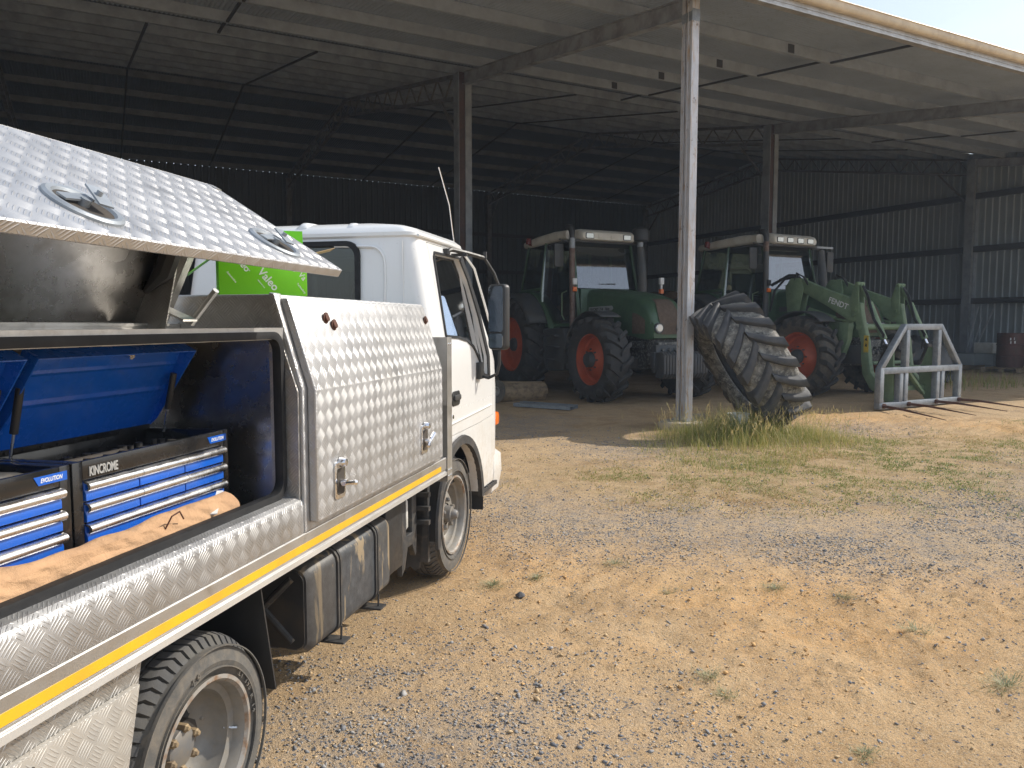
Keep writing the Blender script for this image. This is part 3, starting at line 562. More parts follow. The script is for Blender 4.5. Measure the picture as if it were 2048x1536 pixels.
t = NT('loose_stone'); at = t.n.new('ShaderNodeAttribute'); at.attribute_name = 'tint'
cc = t.mix(at.outputs['Fac'], (0.13, 0.135, 0.15), (0.38, 0.365, 0.345)); gt = t.math('GREATER_THAN', at.outputs['Fac'], 1.5); gt2 = t.math('GREATER_THAN', at.outputs['Fac'], 2.5)
t.base(t.mix(gt2, t.mix(gt, cc, (0.54, 0.39, 0.22)), t.mix(t.math('GREATER_THAN', at.outputs['Fac'], 3.5), (0.36, 0.24, 0.13), (0.60, 0.36, 0.15)))); t.set(.9); MT['stone'] = t.m
def scatter_stones(N, med, sg, dens, kind):
    px, py = rng.uniform(0, 9.5, N), rng.uniform(.9, 8.6, N); dep = .4726 * px + .8813 * py; sz = np.minimum(rng.lognormal(math.log(med), sg, N), .015)
    k = (rng.random(N) < dens(px, py)) & (sz / dep > .00085) & (px * .8813 - py * .4726 > -1.4) & (np.abs(px * .8813 - py * .4726) < .70 * dep + .2)
    px, py, sz = px[k], py[k], sz[k]; V, F = stones(np.stack([px, py, gheight(px, py)], 1), sz); u = rng.random(len(px))
    if kind == 0: tn = np.where(u > .80, 2.0, rng.random(len(px)))
    elif kind == 1: tn = np.where(u > .5, 2.0, 3.0)
    else: tn = np.full(len(px), 4.0)
    return V, F, np.repeat(tn, 8)
gd = lambda x, y: .05 + .95 * mask('G', x, y, .7) * np.clip((fbm(x * 1.3, y * 1.3, 4) - .30) * 3.6, .10, 1) * np.clip((fbm(x * 6, y * 6, 3) - .32) * 4, .12, 1)
sets = [scatter_stones(620000, .0040, .42, gd, 0), scatter_stones(60000, .0036, .40, lambda x, y: .30 * np.clip((fbm(x * 3, y * 3, 3) - .3) * 3, .1, 1), 1),
        scatter_stones(60000, .0060, .45, lambda x, y: mask('O', x, y, .5) * np.clip((fbm(x * 5, y * 9 + 40, 4, .62) - .56) * 7, 0, .5), 2)]
Vs, Fs, Ts, of = [], [], [], 0
for V, F, T_ in sets: Vs.append(V); Fs.append(F + of); Ts.append(T_); of += len(V)
me = bpy.data.meshes.new('gravel'); fastmesh(me, np.concatenate(Vs), np.concatenate(Fs))
a = me.attributes.new('tint', 'FLOAT', 'POINT'); a.data.foreach_set('value', np.concatenate(Ts).astype(np.float32)); me.materials.append(MT['stone'])
print('STONES', of // 8)
o = bpy.data.objects.new('gravel', me); COL.objects.link(o); tag(o, 'loose blue grey and tan gravel strewn over the dirt yard', None, kind='stuff')

# ---------------------------------------------------------------- grass and weeds
def grass_mat(name, ca, cb, cc):
    t = NT(name); at = t.n.new('ShaderNodeAttribute'); at.attribute_name = 'tint'; f = at.outputs['Fac']
    c = t.mix(t.ramp(f, 0, .55), ca, cb); c = t.mix(t.ramp(f, .55, .95), c, cc); t.base(c); t.set(.6)
    tr = t.n.new('ShaderNodeBsdfTranslucent'); t.l.new(c, tr.inputs[0]); mx = t.n.new('ShaderNodeMixShader'); mx.inputs[0].default_value = .35
    t.l.new(t.b.outputs[0], mx.inputs[1]); t.l.new(tr.outputs[0], mx.inputs[2]); t.l.new(mx.outputs[0], t.out.inputs[0]); return t.m
MT['grass_tall'] = grass_mat('seeding_grass', (0.15, 0.20, 0.035), (0.33, 0.34, 0.08), (0.62, 0.48, 0.23))
MT['grass_low'] = grass_mat('low_ground_cover', (0.17, 0.23, 0.045), (0.32, 0.31, 0.09), (0.55, 0.37, 0.18))
MT['weed'] = grass_mat('grey_green_weed', (0.17, 0.22, 0.10), (0.33, 0.35, 0.20), (0.58, 0.50, 0.34))
def blades(px, py, h, w, lean, tint, z=None, seg=3, az=None):
    n = len(px); az = rng.uniform(0, 2 * PI, n) if az is None else az; z = gheight(px, py) if z is None else z
    dx, dy = np.cos(az), np.sin(az); sx, sy = -dy, dx; V = []
    for k in range(seg + 1):
        f = k / seg; r = lean * f ** 1.8 * h; zz = h * (f - .25 * lean * f * f); ww = w * (1 - f) ** .7 * .5
        cx, cy = px + dx * r, py + dy * r
        V.append(np.stack([cx - sx * ww, cy - sy * ww, z + zz - .004], 1)); V.append(np.stack([cx + sx * ww, cy + sy * ww, z + zz - .004], 1))
    V = np.stack(V, 1).reshape(-1, 3); m_ = 2 * (seg + 1)
    F = np.array([(2 * k, 2 * k + 1, 2 * k + 3, 2 * k + 2) for k in range(seg)]); F = (F[None] + m_ * np.arange(n)[:, None, None]).reshape(-1, 4)
    return V, F, np.repeat(tint, m_)
def grassobj(name, parts, mat, **kw):
    me = bpy.data.meshes.new(name); Vs, Fs, Ts = [], [], []; o_ = 0
    for V, F, T in parts: Vs.append(V); Fs.append(F + o_); Ts.append(T); o_ += len(V)
    fastmesh(me, np.concatenate(Vs), np.concatenate(Fs)); a = me.attributes.new('tint', 'FLOAT', 'POINT'); a.data.foreach_set('value', np.concatenate(Ts).astype(np.float32))
    me.materials.append(MT[mat]); o = bpy.data.objects.new(name, me); COL.objects.link(o); tag(o, **kw); return o
def scatter(n, x0, x1, y0, y1, dens):
    x, y = rng.uniform(x0, x1, n), rng.uniform(y0, y1, n); k = rng.random(n) < dens(x, y); return x[k], y[k]
# tall seeding grass round the post foot and the leaning tyre
def dt(x, y):
    a = np.exp(-(((x - 6.75) / .75) ** 2 + ((y - 6.95) / .55) ** 2)); b = np.exp(-(((x - 7.75) / .42) ** 2 + ((y - 6.45) / .45) ** 2)) * .95
    c = mask('T', x, y, .5) * .22 * np.clip((fbm(x * 3, y * 3, 3) - .35) * 4, 0, 1); return np.clip((a + b) * np.clip((fbm(x * 4, y * 4, 2) - .2) * 3, .2, 1) + c, 0, 1)
gx, gy = scatter(48000, 4.8, 8.4, 4.6, 8.2, dt)
core = np.exp(-(((gx - 6.9) / .8) ** 2 + ((gy - 6.95) / .6) ** 2)); n = len(gx)
h = (.055 + .19 * core + .24 * rng.random(n) ** 2 * (.3 + core)) * rng.uniform(.5, 1.3, n)
parts = [blades(gx, gy, h, rng.uniform(.003, .007, n), rng.uniform(.1, 1.1, n), np.clip(rng.normal(.30, .26, n) + .30 * (1 - core) + .5 * (fbm(gx * 2.2, gy * 2.2, 3) - .5), 0, 1))]
gx, gy = scatter(1300, 5.9, 8.1, 6.1, 7.9, lambda x, y: dt(x, y)); n = len(gx); hh_ = rng.uniform(.18, .46, n); az = rng.uniform(0, 2 * PI, n); ln = rng.uniform(.1, .8, n)
parts.append(blades(gx, gy, hh_, np.full(n, .0045), ln, rng.uniform(.6, 1, n), az=az, seg=4))
for k in range(3):   # seed heads
    parts.append(blades(gx + np.cos(az) * ln * hh_ * (.75 + .08 * k), gy + np.sin(az) * ln * hh_ * (.75 + .08 * k), rng.uniform(.03, .07, n), np.full(n, .007), rng.uniform(.2, .9, n), rng.uniform(.75, 1, n), z=gheight(gx, gy) + hh_ * (.72 + .07 * k)))
grassobj('grass', parts, 'grass_tall', label='tall seeding grass around the post foot and the leaning tyre', kind='stuff')
gx, gy = scatter(330000, 3.0, 12.0, 3.0, 7.6, lambda x, y: np.clip(mask('L', x, y, .6) * np.clip((fbm(x * 1.7 + 9, y * 1.7, 4) - .37) * 4.5, 0.05, 1) * np.clip((fbm(x * 7, y * 7, 3) - .3) * 4, .05, 1) * .6, 0, 1)); n = len(gx)
green = fbm(gx * .9 + 30, gy * .9, 3)
parts = [blades(gx, gy, rng.uniform(.010, .036, n), rng.uniform(.004, .010, n), rng.uniform(.3, 1.8, n), np.clip(rng.normal(.36, .24, n) + (green - .45) * 1.8, 0, 1), seg=2)]
grassobj('ground_cover', parts, 'grass_low', label='patchy low green and brown ground cover over the gravel', kind='stuff')
gx, gy = scatter(5000, 14, 24, 9.5, 14.5, lambda x, y: np.exp(-(((x - 17.8) / 1.3) ** 2 + ((y - 10.4) / .7) ** 2))); n = len(gx)
grassobj('weeds', [blades(gx, gy, rng.uniform(.05, .45, n), rng.uniform(.008, .02, n), rng.uniform(.1, .8, n), rng.uniform(.0, .8, n), z=np.zeros(n))], 'grass_low', label='ragged green weeds growing on the dirt at the shed mouth', kind='stuff')
gx, gy = scatter(5200, .4, 8.5, 1.2, 8.2, lambda x, y: .25 + .75 * np.clip((fbm(x * 2, y * 2, 3) - .45) * 5, 0, 1)); n = len(gx)
grassobj('straw', [blades(gx, gy, rng.uniform(.004, .010, n), rng.uniform(.001, .0022, n), rng.uniform(3, 9, n), rng.uniform(.5, 1, n), z=gheight(gx, gy) + .003, seg=2)], 'weed', label='scraps of dry straw scattered over the dirt', kind='stuff')
TUFT = [(1.81, 3.60, .10, 'small weed tuft beside the truck front wheel'), (2.61, 3.12, .13, 'widest pale weed tuft in the middle of the yard'), (2.85, 3.02, .07, 'faint dry weed tuft right of the widest tuft'), (3.13, 2.87, .08, 'dry weed tuft between the faint tuft and the small green one'),
        (3.33, 2.6, .09, 'small green weed tuft above the scuffed orange dirt'), (3.22, 2.12, .09, 'low weed tuft right of the scuffed dirt patch'), (3.08, 1.66, .15, 'grey green weed clump at the right edge of the picture'), (2.07, 2.22, .07, 'sparse pale tuft among the gravel near the bottom'),
        (2.03, 2.09, .06, 'tiny green sprig just below the sparse pale tuft'), (2.61, 3.6, .09, 'dull green tuft nearest the gravel band'), (2.07, 3.57, .07, 'flat green tuft right of the front wheel tuft'), (2.15, 1.58, .06, 'tiny weed at the bottom edge of the yard')]
for x, y, s, lb in TUFT:
    n = int(230 * s / .1); r = np.abs(rng.normal(0, s * .55, n)) * rng.uniform(.4, 1.4, n); a = rng.uniform(0, 2 * PI, n); X_, Y_ = r * np.cos(a), r * np.sin(a) * .8
    P_ = blades(X_, Y_, rng.uniform(.010, .042, n) * (s / .1) ** .5, rng.uniform(.0015, .0035, n), rng.uniform(.5, 2.2, n), rng.uniform(0, 1, n), z=np.zeros(n), az=a + rng.normal(0, .6, n))
    o = grassobj('weed_tuft', [P_], 'weed', label=lb, cat='weed', group='weed tufts dotted over the dirt yard'); o.location = (x, y, gz(x, y))

# ---------------------------------------------------------------- the service truck (local x forward, y left, z up; shapes written as a = along, lat = across, z)
TD, TN = Vector((.66262, .74896, 0)), Vector((.74896, -.66262, 0)); A0, L0 = 2.9, -2.0
torg = TD * A0 + TN * L0; tyaw = math.atan2(TD.y, TD.x)
def tf(v): return (v[0] - A0, -(v[1] - L0), v[2])
def TM(): return MB(tf)
def mir(lat): return 2 * L0 - lat
truck = thing('service_truck', 'white cab light truck with a chequer plate aluminium tool body and one side door raised', 'truck', torg, tyaw)

# cab shell
def hw(z): return .74 - .17 * max(0, z - 1.22) - .012 * max(0, .5 - z)
def cring(z, ar, af, w, rr, rf, n=7):
    pts = []
    for cx, cy, r, a0 in ((af - rf, w - rf, rf, 0), (ar + rr, w - rr, rr, 90), (ar + rr, -(w - rr), rr, 180), (af - rf, -(w - rf), rf, 270)):
        for k in range(n + 1): a = R(a0 + 90 * k / n); pts.append((cx + r * math.cos(a), L0 + cy + r * math.sin(a), z))
    return pts
CR = [(.385, 3.70, 4.98, 0), (.55, 3.67, 5.02, 0), (.78, 3.66, 5.03, 0), (1.0, 3.66, 5.03, 0), (1.16, 3.66, 5.0, 0), (1.24, 3.66, 4.95, 0), (1.45, 3.664, 4.83, 0), (1.65, 3.67, 4.72, 0), (1.78, 3.675, 4.64, 0), (1.835, 3.685, 4.60, .004)]
rings = [cring(z, ar, af, hw(z) - s, .07, .20) for z, ar, af, s in CR]
rings += [cring(1.845, 3.675, 4.62, hw(1.84) + .004, .07, .2), cring(1.862, 3.675, 4.61, hw(1.84) + .002, .07, .2), cring(1.885, 3.69, 4.57, hw(1.84) - .025, .07, .2), cring(1.905, 3.72, 4.50, .54, .08, .2), cring(1.918, 3.76, 4.42, .42, .08, .2), cring(1.925, 3.82, 4.3, .22, .08, .15)]
sh = build('cab_shell', TM().loft(rings), 'white', truck)
inn = [cring(z, ar + .05, af - .05, hw(z) - .045, .05, .17) for z, ar, af, s in CR] ; inn[0] = [(a, b, .50) for a, b, c in inn[0]]; inn[1] = [(a, b, .56) for a, b, c in inn[1]]
inn[-1] = [(a, b, 1.82) for a, b, c in inn[-1]]
cut = build('cut', TM().loft(inn), 'white', truck); boolean(sh, cut)
WIN = [(3.885, 1.335), (3.90, 1.75), (3.925, 1.778), (4.40, 1.783), (4.52, 1.62), (4.60, 1.45), (4.67, 1.20), (4.685, 1.07), (4.56, 1.09), (4.46, 1.19), (4.36, 1.265), (4.26, 1.305), (4.10, 1.325)]
m = MB(tf); m.prism(WIN, 'y', -3.2, -.9); cut = build('cut', m, 'black', truck); boolean(sh, cut)
m = MB(tf); m.prism([(a, z) for a, z in rrect(-.32 + L0, .32 + L0, 1.33, 1.80, .06)], 'x', 3.5, 3.9); cut = build('cut', m, 'black', truck); boolean(sh, cut)
m = MB(tf); m.prism(rrect(-.60 + L0, .60 + L0, 1.22, 1.74, .08), 'x', 4.5, 5.3); cut = build('cut', m, 'black', truck); boolean(sh, cut)
# wheel arch
def archp(r, zf): return [(4.05 + r, .2)] + arc(4.05, .34, r, 0, 180, 20) + [(4.05 - r, .2)]
for s0, s1 in ((-1.62, -1.0), (-3.0, -2.38)):
    m = MB(tf); m.prism(archp(.395, 0), 'y', s0, s1); cut = build('cut', m, 'black', truck); boolean(sh, cut)
m = MB(tf); m.box(3.5, 3.72, -2.9, -1.1, .3, .74); cut = build('cut', m, 'black', truck); boolean(sh, cut)
# door cut out of the shell
DO = [(3.865, .795), (3.87, 1.34), (3.835, 1.825), (4.50, 1.825), (4.70, 1.50), (4.775, 1.20), (4.79, 1.0), (4.79, .815), (4.45, .80)]
def shr(p, d):
    cx = sum(a for a, b in p) / len(p); cz = sum(b for a, b in p) / len(p); return [(a + d * (1 if a < cx else -1), b + d * (1 if b < cz else -1)) for a, b in p]
door = sh.copy(); door.data = sh.data.copy(); COL.objects.link(door); door.name = 'door'; door.data.name = 'door'
m = MB(tf); m.prism(shr(DO, .0035), 'y', -1.44, -1.0); cut = build('cut', m, 'black', truck); boolean(door, cut, 'INTERSECT')
m = MB(tf); m.prism(DO, 'y', -1.45, -.99); cut = build('cut', m, 'black', truck); boolean(sh, cut)
sh.name = 'cab'
for o in (sh, door):
    o.data.materials.clear(); o.data.materials.append(MT['white']); box_uv(o.data); finish(o.data, 28)
m = TM(); m.lathe([(0, -1.24), (.045, -1.24)], (0, 0, 0)) if False else None
# dark backing inside the shut line, belt crease
m = TM()
for a, b in zip(DO, DO[1:] + DO[:1]):
    la, lb = L0 + hw(a[1]) - .02, L0 + hw(b[1]) - .02; m.bar((a[0], la, a[1]), (b[0], lb, b[1]), .02, .004, up=(0, 1, 0))
build('door_seal', m, 'black', sh)
# glass
def glass(name, pts, parent): n = len(pts); return build(name, TM().add(pts, [tuple(range(n))]), 'glass', parent, smooth=False, fix=False)
glass('window', [(a, L0 + hw(z) - .022, z) for a, z in shr(WIN, -.006)], door)
glass('window', [(a, L0 - hw(z) + .022, z) for a, z in shr(WIN, -.006)], sh)
glass('rear_window', [(3.69, b, z) for b, z in rrect(-.33 + L0, .33 + L0, 1.32, 1.81, .06)], sh)
glass('windscreen', [(4.94 - (z - 1.24) * .55 - .02, b, z) for b, z in rrect(-.61 + L0, .61 + L0, 1.20, 1.76, .08)], sh)
m = TM(); fr = rrect(-.34 + L0, .34 + L0, 1.31, 1.82, .07); fi = rrect(-.315 + L0, .315 + L0, 1.335, 1.795, .055); n = len(fr)
m.add([(3.652, b, z) for b, z in fr] + [(3.652, b, z) for b, z in fi] + [(3.69, b, z) for b, z in fi] + [(3.672, b, z) for b, z in fr], [(i, (i + 1) % n, n + (i + 1) % n, n + i) for i in range(n)] + [(n + i, n + (i + 1) % n, 2 * n + (i + 1) % n, 2 * n + i) for i in range(n)] + [(i, (i + 1) % n, 3 * n + (i + 1) % n, 3 * n + i) for i in range(n)])
build('window_gasket', m, 'rubber', sh)
# black window surround and the triangular black sail in front of the glass
m = TM(); wp = WIN; lo = lambda z, d=.004: L0 + hw(z) + d
def strip(pts, w, d=.004):
    for (a, z), (b, y) in zip(pts[:-1], pts[1:]): m.bar((a, lo(z, d), z), (b, lo(y, d), y), w, .010, up=(0, 1, 0))
strip([WIN[0], WIN[1], WIN[2], WIN[3]], .012); strip([WIN[3], (4.49, 1.68), WIN[4], WIN[5], WIN[6], WIN[7]], .040, .003); strip([WIN[7]] + WIN[8:] + [WIN[0]], .014)
build('window_trim', m, 'black', door)
m = TM(); m.tube([(3.70, lo(1.845, .006), 1.845), (4.2, lo(1.845, .006), 1.845), (4.46, lo(1.84, .0), 1.838), (4.62, lo(1.70, .01), 1.74), (4.74, lo(1.5, .01), 1.52), (4.84, lo(1.3, .01), 1.30)], .008, 6); build('rain_gutter', m, 'white', sh)
# roof ribs
for k, b in enumerate((-2.46, -2.27, -2.0, -1.73, -1.54)):
    m = TM(); zr = 1.921 - .25 * abs(b + 2.0) ** 2.6 - .0
    m.loft([[(a, b + w * .5, z) for w, z in ((-.075, zr - .02), (-.05, zr + .004), (-.02, zr + .010), (.02, zr + .010), (.05, zr + .004), (.075, zr - .02))] for a, zr in ((3.70, zr - .028), (3.74, zr - .003), (3.82, zr + .002), (4.25, zr + .002), (4.45, zr - .02))])
    build('roof_rib', m, 'white', sh, angle=60)
# raised pressing on the rear panel
for s in (-1, 1):
    m = TM(); pts = [(3.664, L0 + s * .455, 1.25), (3.664, L0 + s * .47, 1.45), (3.666, L0 + s * .475, 1.62)] + [(3.668, L0 + s * (.40 + .073 * math.cos(R(q))), 1.70 + .09 * math.sin(R(q))) for q in range(0, 91, 15)] + [(3.668, L0 + s * .2, 1.79 + .005)]
    m.tube(pts, .007, 6); build('panel_pressing', m, 'white', sh)
m = TM(); m.tube([(3.662, L0 + .575, 1.25), (3.668, L0 + .567, 1.82)], .004, 6); build('panel_seam', m, 'white', sh)
# wheel arch flare
m = TM(); prof = [(.395, -1.262), (.395, -1.235), (.44, -1.235), (.445, -1.248), (.40, -1.266)]
m.lathe(prof, (4.05, 0, .34), 'y', 24, closed=True, a0=R(2), a1=R(190)); build('wheel_arch', m, 'black_dusty', sh, angle=50)
m = TM(); m.lathe([(.43, -1.62), (.43, -1.24)], (4.05, 0, .34), 'y', 24, a0=R(-10), a1=R(185)); build('arch_liner', m, 'black', sh)
m = TM(); m.tube([(3.90, lo(.86) , .862), (4.75, lo(.885), .885)], .0045, 6); build('door_crease', m, 'white', door)
m = TM(); m.tube([(3.70, lo(1.19, .001), 1.195), (3.86, lo(1.19, .001), 1.195)], .003, 6); build('body_seam', m, 'black_dusty', sh)
# door handle, mirror bracket, indicator, bumper, step
m = TM(); m.prism(rrect(3.925, 4.065, .955, 1.035, .025), 'y', -1.262, -1.2545); build('door_handle', m, 'black', door, bevel=.003)
m = TM(); m.prism(rrect(3.94, 4.05, .985, 1.015, .012), 'y', -1.2545, -1.243); build('grip', m, 'chrome', bpy.data.objects['door_handle'], bevel=.003) if False else build('door_grip', m, 'black_dusty', door, bevel=.003)
m = TM(); m.lathe([(0, -1.252), (.012, -1.252), (.013, -1.262)], (3.93, 0, .90), 'y', 14); build('door_lock', m, 'chrome', door)
m = TM(); m.box(4.93, 5.035, -1.345, -1.275, .72, .81); build('indicator', m, 'orange', truck, bevel=.02)
m = TM(); m.loft([cring(z, 4.80, af, w, .02, .16) for z, af, w in ((.28, 5.10, .70), (.30, 5.13, .725), (.42, 5.14, .745), (.53, 5.12, .745), (.56, 5.08, .72))]); build('bumper', m, 'white', truck, angle=40)
m = TM(); m.box(4.46, 4.84, -1.34, -1.245, .355, .378)
for k in range(9): m.box(4.46 + k * .04, 4.475 + k * .04, -1.335, -1.25, .378, .384)
build('cab_step', m, 'black_dusty', truck, smooth=False)
# antenna whip on the far pillar
m = TM(); m.tube([(4.46, -1.40, 1.80), (4.40, -1.42, 2.10), (4.30, -1.45, 2.30)], .0035, 6); build('antenna', m, 'satin', truck)
# mirror on its long arms
MC = (4.475, -1.14); MA = R(33)
def tfm(v):
    dx, dy = v[0] - MC[0], v[1] - MC[1]; return tf((MC[0] + dx * math.cos(MA) - dy * math.sin(MA), MC[1] + dx * math.sin(MA) + dy * math.cos(MA), v[2]))
mr = bpy.data.objects.new('mirror', None); 
m = MB(tfm); mp = rrect(-1.215, -1.065, 1.245, 1.635, .028)
m.prism([(b, z) for b, z in mp], 'x', 4.455, 4.50); mo = build('wing_mirror', m, 'black', truck, bevel=.01)
m = MB(tfm); m.prism(rrect(-1.203, -1.077, 1.352, 1.622, .02), 'x', 4.450, 4.4545); build('mirror_glass', m, 'mirror', mo, smooth=False)
m = MB(tfm); m.prism(rrect(-1.203, -1.077, 1.258, 1.342, .02), 'x', 4.4485, 4.4545); build('wide_angle_glass', m, 'mirror', mo, smooth=False)
m = TM(); m.tube([(4.12, -1.352, 1.80), (4.17, -1.335, 1.815), (4.28, -1.28, 1.805), (4.38, -1.21, 1.785), (4.40, -1.20, 1.79)], .013, 8); m.tube([(4.39, -1.205, 1.785), (4.44, -1.16, 1.70), (4.47, -1.135, 1.62)], .009, 8)
m.box(4.10, 4.15, -1.37, -1.335, 1.785, 1.815); m.box(4.24, 4.28, -1.36, -1.27, 1.785, 1.80); m.tube([(4.39, -1.20, 1.78), (4.39, -1.20, 1.82)], .012, 8)
build('mirror_arm', m, 'black', mo)
m = TM(); m.box(4.40, 4.49, -1.262, -1.235, 1.07, 1.17); m.tube([(4.46, -1.24, 1.085), (4.46, -1.20, 1.075), (4.47, -1.15, 1.10), (4.475, -1.135, 1.16), (4.475, -1.135, 1.26)], .010, 8); build('mirror_bracket', m, 'black', mo, bevel=.003)
# cab interior
m = TM(); m.box(3.75, 4.85, -2.66, -1.32, .50, .60); m.box(4.62, 4.90, -2.62, -1.38, .60, 1.16); build('dashboard', m, 'black', truck)
for b in (-1.66, -2.34):
    m = TM(); m.box(3.82, 4.22, b - .22, b + .22, .60, .86); m.box(3.78, 3.90, b - .22, b + .22, .86, 1.38); m.box(3.80, 3.88, b - .12, b + .12, 1.42, 1.58); build('seat', m, 'seat', truck, bevel=.03)
m = TM(); m.tube([(4.42 + .07 * math.sin(a), -1.66 + .19 * math.cos(a), 1.16 + .17 * math.sin(a)) for a in np.linspace(0, 2 * PI, 25)], .013, 8, cap=False); m.tube([(4.42, -1.66, 1.16), (4.66, -1.66, .98)], .02, 8); m.bar((4.42, -1.84, 1.16), (4.42, -1.48, 1.16), .03, .015); build('steering_wheel', m, 'black', truck)

# ---- wheels
def wheel(name, c, Ro, w, rr, rim_deep, kind, parent, outer=1):
    """outer face looks along +lat; c = centre of outer face (a, lat, z)"""
    a, b, z = c; t = thing('x', None, None) if False else None
    m = TM(); s = outer; h = w / 2
    prof = [(rr - .004, -w * .12), (rr + .010, -.004), (rr + .030, 0.006), (rr + (Ro - rr) * .45, .012), (rr + (Ro - rr) * .78, .004), (Ro - .022, -.016), (Ro - .006, -.034), (Ro, -.06), (Ro, -w + .06), (Ro - .02, -w + .02), (rr + (Ro - rr) * .5, -w - .01), (rr, -w + .02)]
    m.lathe([(r, b + s * t_) for r, t_ in prof], (a, 0, z), 'y', 72); ty = build('tyre', m, 'tyre', parent, angle=28)
    # tread ribs with cut shoulder blocks
    m = TM(); nb = 58
    for k in range(nb):
        a0 = 2 * PI * k / nb; a1 = a0 + 2 * PI / nb * .70; vs = []
        for aa, sh_ in ((a0, 0), (a1, 0)):
            for r, t_ in ((Ro - .026, -.008), (Ro + .000, -.030), (Ro + .007, -.048), (Ro + .007, -.076), (Ro - .01, -.078)):
                ao = aa + (.05 if t_ < -.04 else 0); vs.append((a + r * math.cos(ao), b + s * t_, z + r * math.sin(ao)))
        m.add(vs, [(i, i + 1, 6 + i, 5 + i) for i in range(4)] + [(0, 1, 2, 3, 4), (9, 8, 7, 6, 5), (4, 0, 5, 9)])
    for q in (.083, .115):
        if q + .024 < w - .03: m.lathe([(Ro - .01, b - s * q), (Ro + .007, b - s * q), (Ro + .007, b - s * (q + .024)), (Ro - .01, b - s * (q + .024))], (a, 0, z), 'y', 60)
    m.lathe([(Ro - .01, b - s * (w - .055)), (Ro + .007, b - s * (w - .055)), (Ro + .004, b - s * (w - .03)), (Ro - .01, b - s * (w - .02))], (a, 0, z), 'y', 60)
    build('tread', m, 'tread_rub', ty, angle=30)
    # moulded raised band and letters on the sidewall
    m = TM(); 
    for r0, r1 in ((rr + (Ro - rr) * .30, rr + (Ro - rr) * .33), (rr + (Ro - rr) * .80, rr + (Ro - rr) * .83)): m.lathe([(r0, b + s * .009), (r0, b + s * .0155), (r1, b + s * .0155), (r1, b + s * .006)], (a, 0, z), 'y', 72)
    build('sidewall_band', m, 'tyre', ty)
    return ty
def rimface(c, rr, deep, parent, kind):
    a, b, z = c; m = TM()
    prof = [(rr + .010, b - .004), (rr + .012, b + .006), (rr + .002, b + .008), (rr - .006, b - .002), (rr - .010, b - .03), (rr - .028, b - .036), (rr - .030, b - deep * .62), (rr - .05, b - deep * .84)]
    if kind == 'rear': prof += [(rr - .075, b - deep), (.052, b - deep - .004)]
    else: prof += [(rr * .62, b - deep * .55), (rr * .50, b - deep * .40), (.060, b - deep * .42)]
    m.lathe(prof, (a, 0, z), 'y', 64); rm = build('rim', m, ['rim'], parent, angle=40)
    m = TM(); m.lathe([(rr + .008, b + .004), (rr + .014, b + .009), (rr + .003, b + .0105), (rr - .004, b + .002)], (a, 0, z), 'y', 64); build('rim_lip', m, 'rimrust', rm)
    return rm
def wtf(name, c, parent):
    o = bpy.data.objects.new(name, None); COL.objects.link(o); o.parent = parent; return o
# rear wheel: dual rims, deep dish with the hub far inside
rc = (1.685, -1.215, .292)
w = wtf('wheel', rc, truck); wheel('rear', rc, .287, .185, .178, .1, 'rear', w); rm = rimface(rc, .178, .125, w, 'rear')
a, b, z = rc
m = TM()   # hand holes as dark ovals pressed in the dish, with a lip
for k in range(5):
    an = R(36 + 72 * k); cx, cz = a + .096 * math.cos(an), z + .096 * math.sin(an)
    m.lathe([(0, b - .1225), (.027, b - .1225), (.031, b - .1205), (.032, b - .124)], (cx, 0, cz), 'y', 18)
build('hand_holes', m, 'black', w)
m = TM(); m.lathe([(.0, b - .066), (.044, b - .066), (.050, b - .070), (.051, b - .085), (.062, b - .10), (.064, b - .125)], (a, 0, z), 'y', 28); build('hub', m, 'hub', w)
for k in range(6):
    an = R(20 + 60 * k); cx, cz = a + .052 * math.cos(an), z + .052 * math.sin(an); m = TM()
    m.lathe([(0, b - .052), (.006, b - .053), (.0085, b - .058), (.0115, b - .061), (.012, b - .110)], (cx, 0, cz), 'y', 6); build('wheel_nut', m, 'nut', w, smooth=False)
for k in range(6):
    an = R(5 + 60 * k); cx, cz = a + .132 * math.cos(an), z + .132 * math.sin(an); m = TM(); m.lathe([(0, b - .098), (.006, b - .101), (.008, b - .108)], (cx, 0, cz), 'y', 10); build('rivet', m, 'rim', w)
m = TM(); m.tube([(a + .15, b - .05, z - .02), (a + .163, b - .015, z - .022)], .004, 6); build('valve', m, 'satin', w)
rc2 = (1.685, -1.425, .292); w2 = wtf('wheel', rc2, truck); wheel('inner', rc2, .293, .18, .178, .1, 'rear', w2); m = TM(); m.lathe([(.178, -1.43), (.16, -1.5), (0, -1.52)], (1.685, 0, .292), 'y', 32); build('rim', m, 'rim', w2)
# left rear, so that it looks right from the side
w3 = wtf('wheel', rc, truck); wheel('l', (1.685, mir(-1.215), .292), .293, .185, .178, .1, 'rear', w3, outer=-1); m = TM(); m.lathe([(.178, mir(-1.215)), (.16, mir(-1.3)), (0, mir(-1.31))], (1.685, 0, .292), 'y', 32); build('rim', m, 'rim', w3)
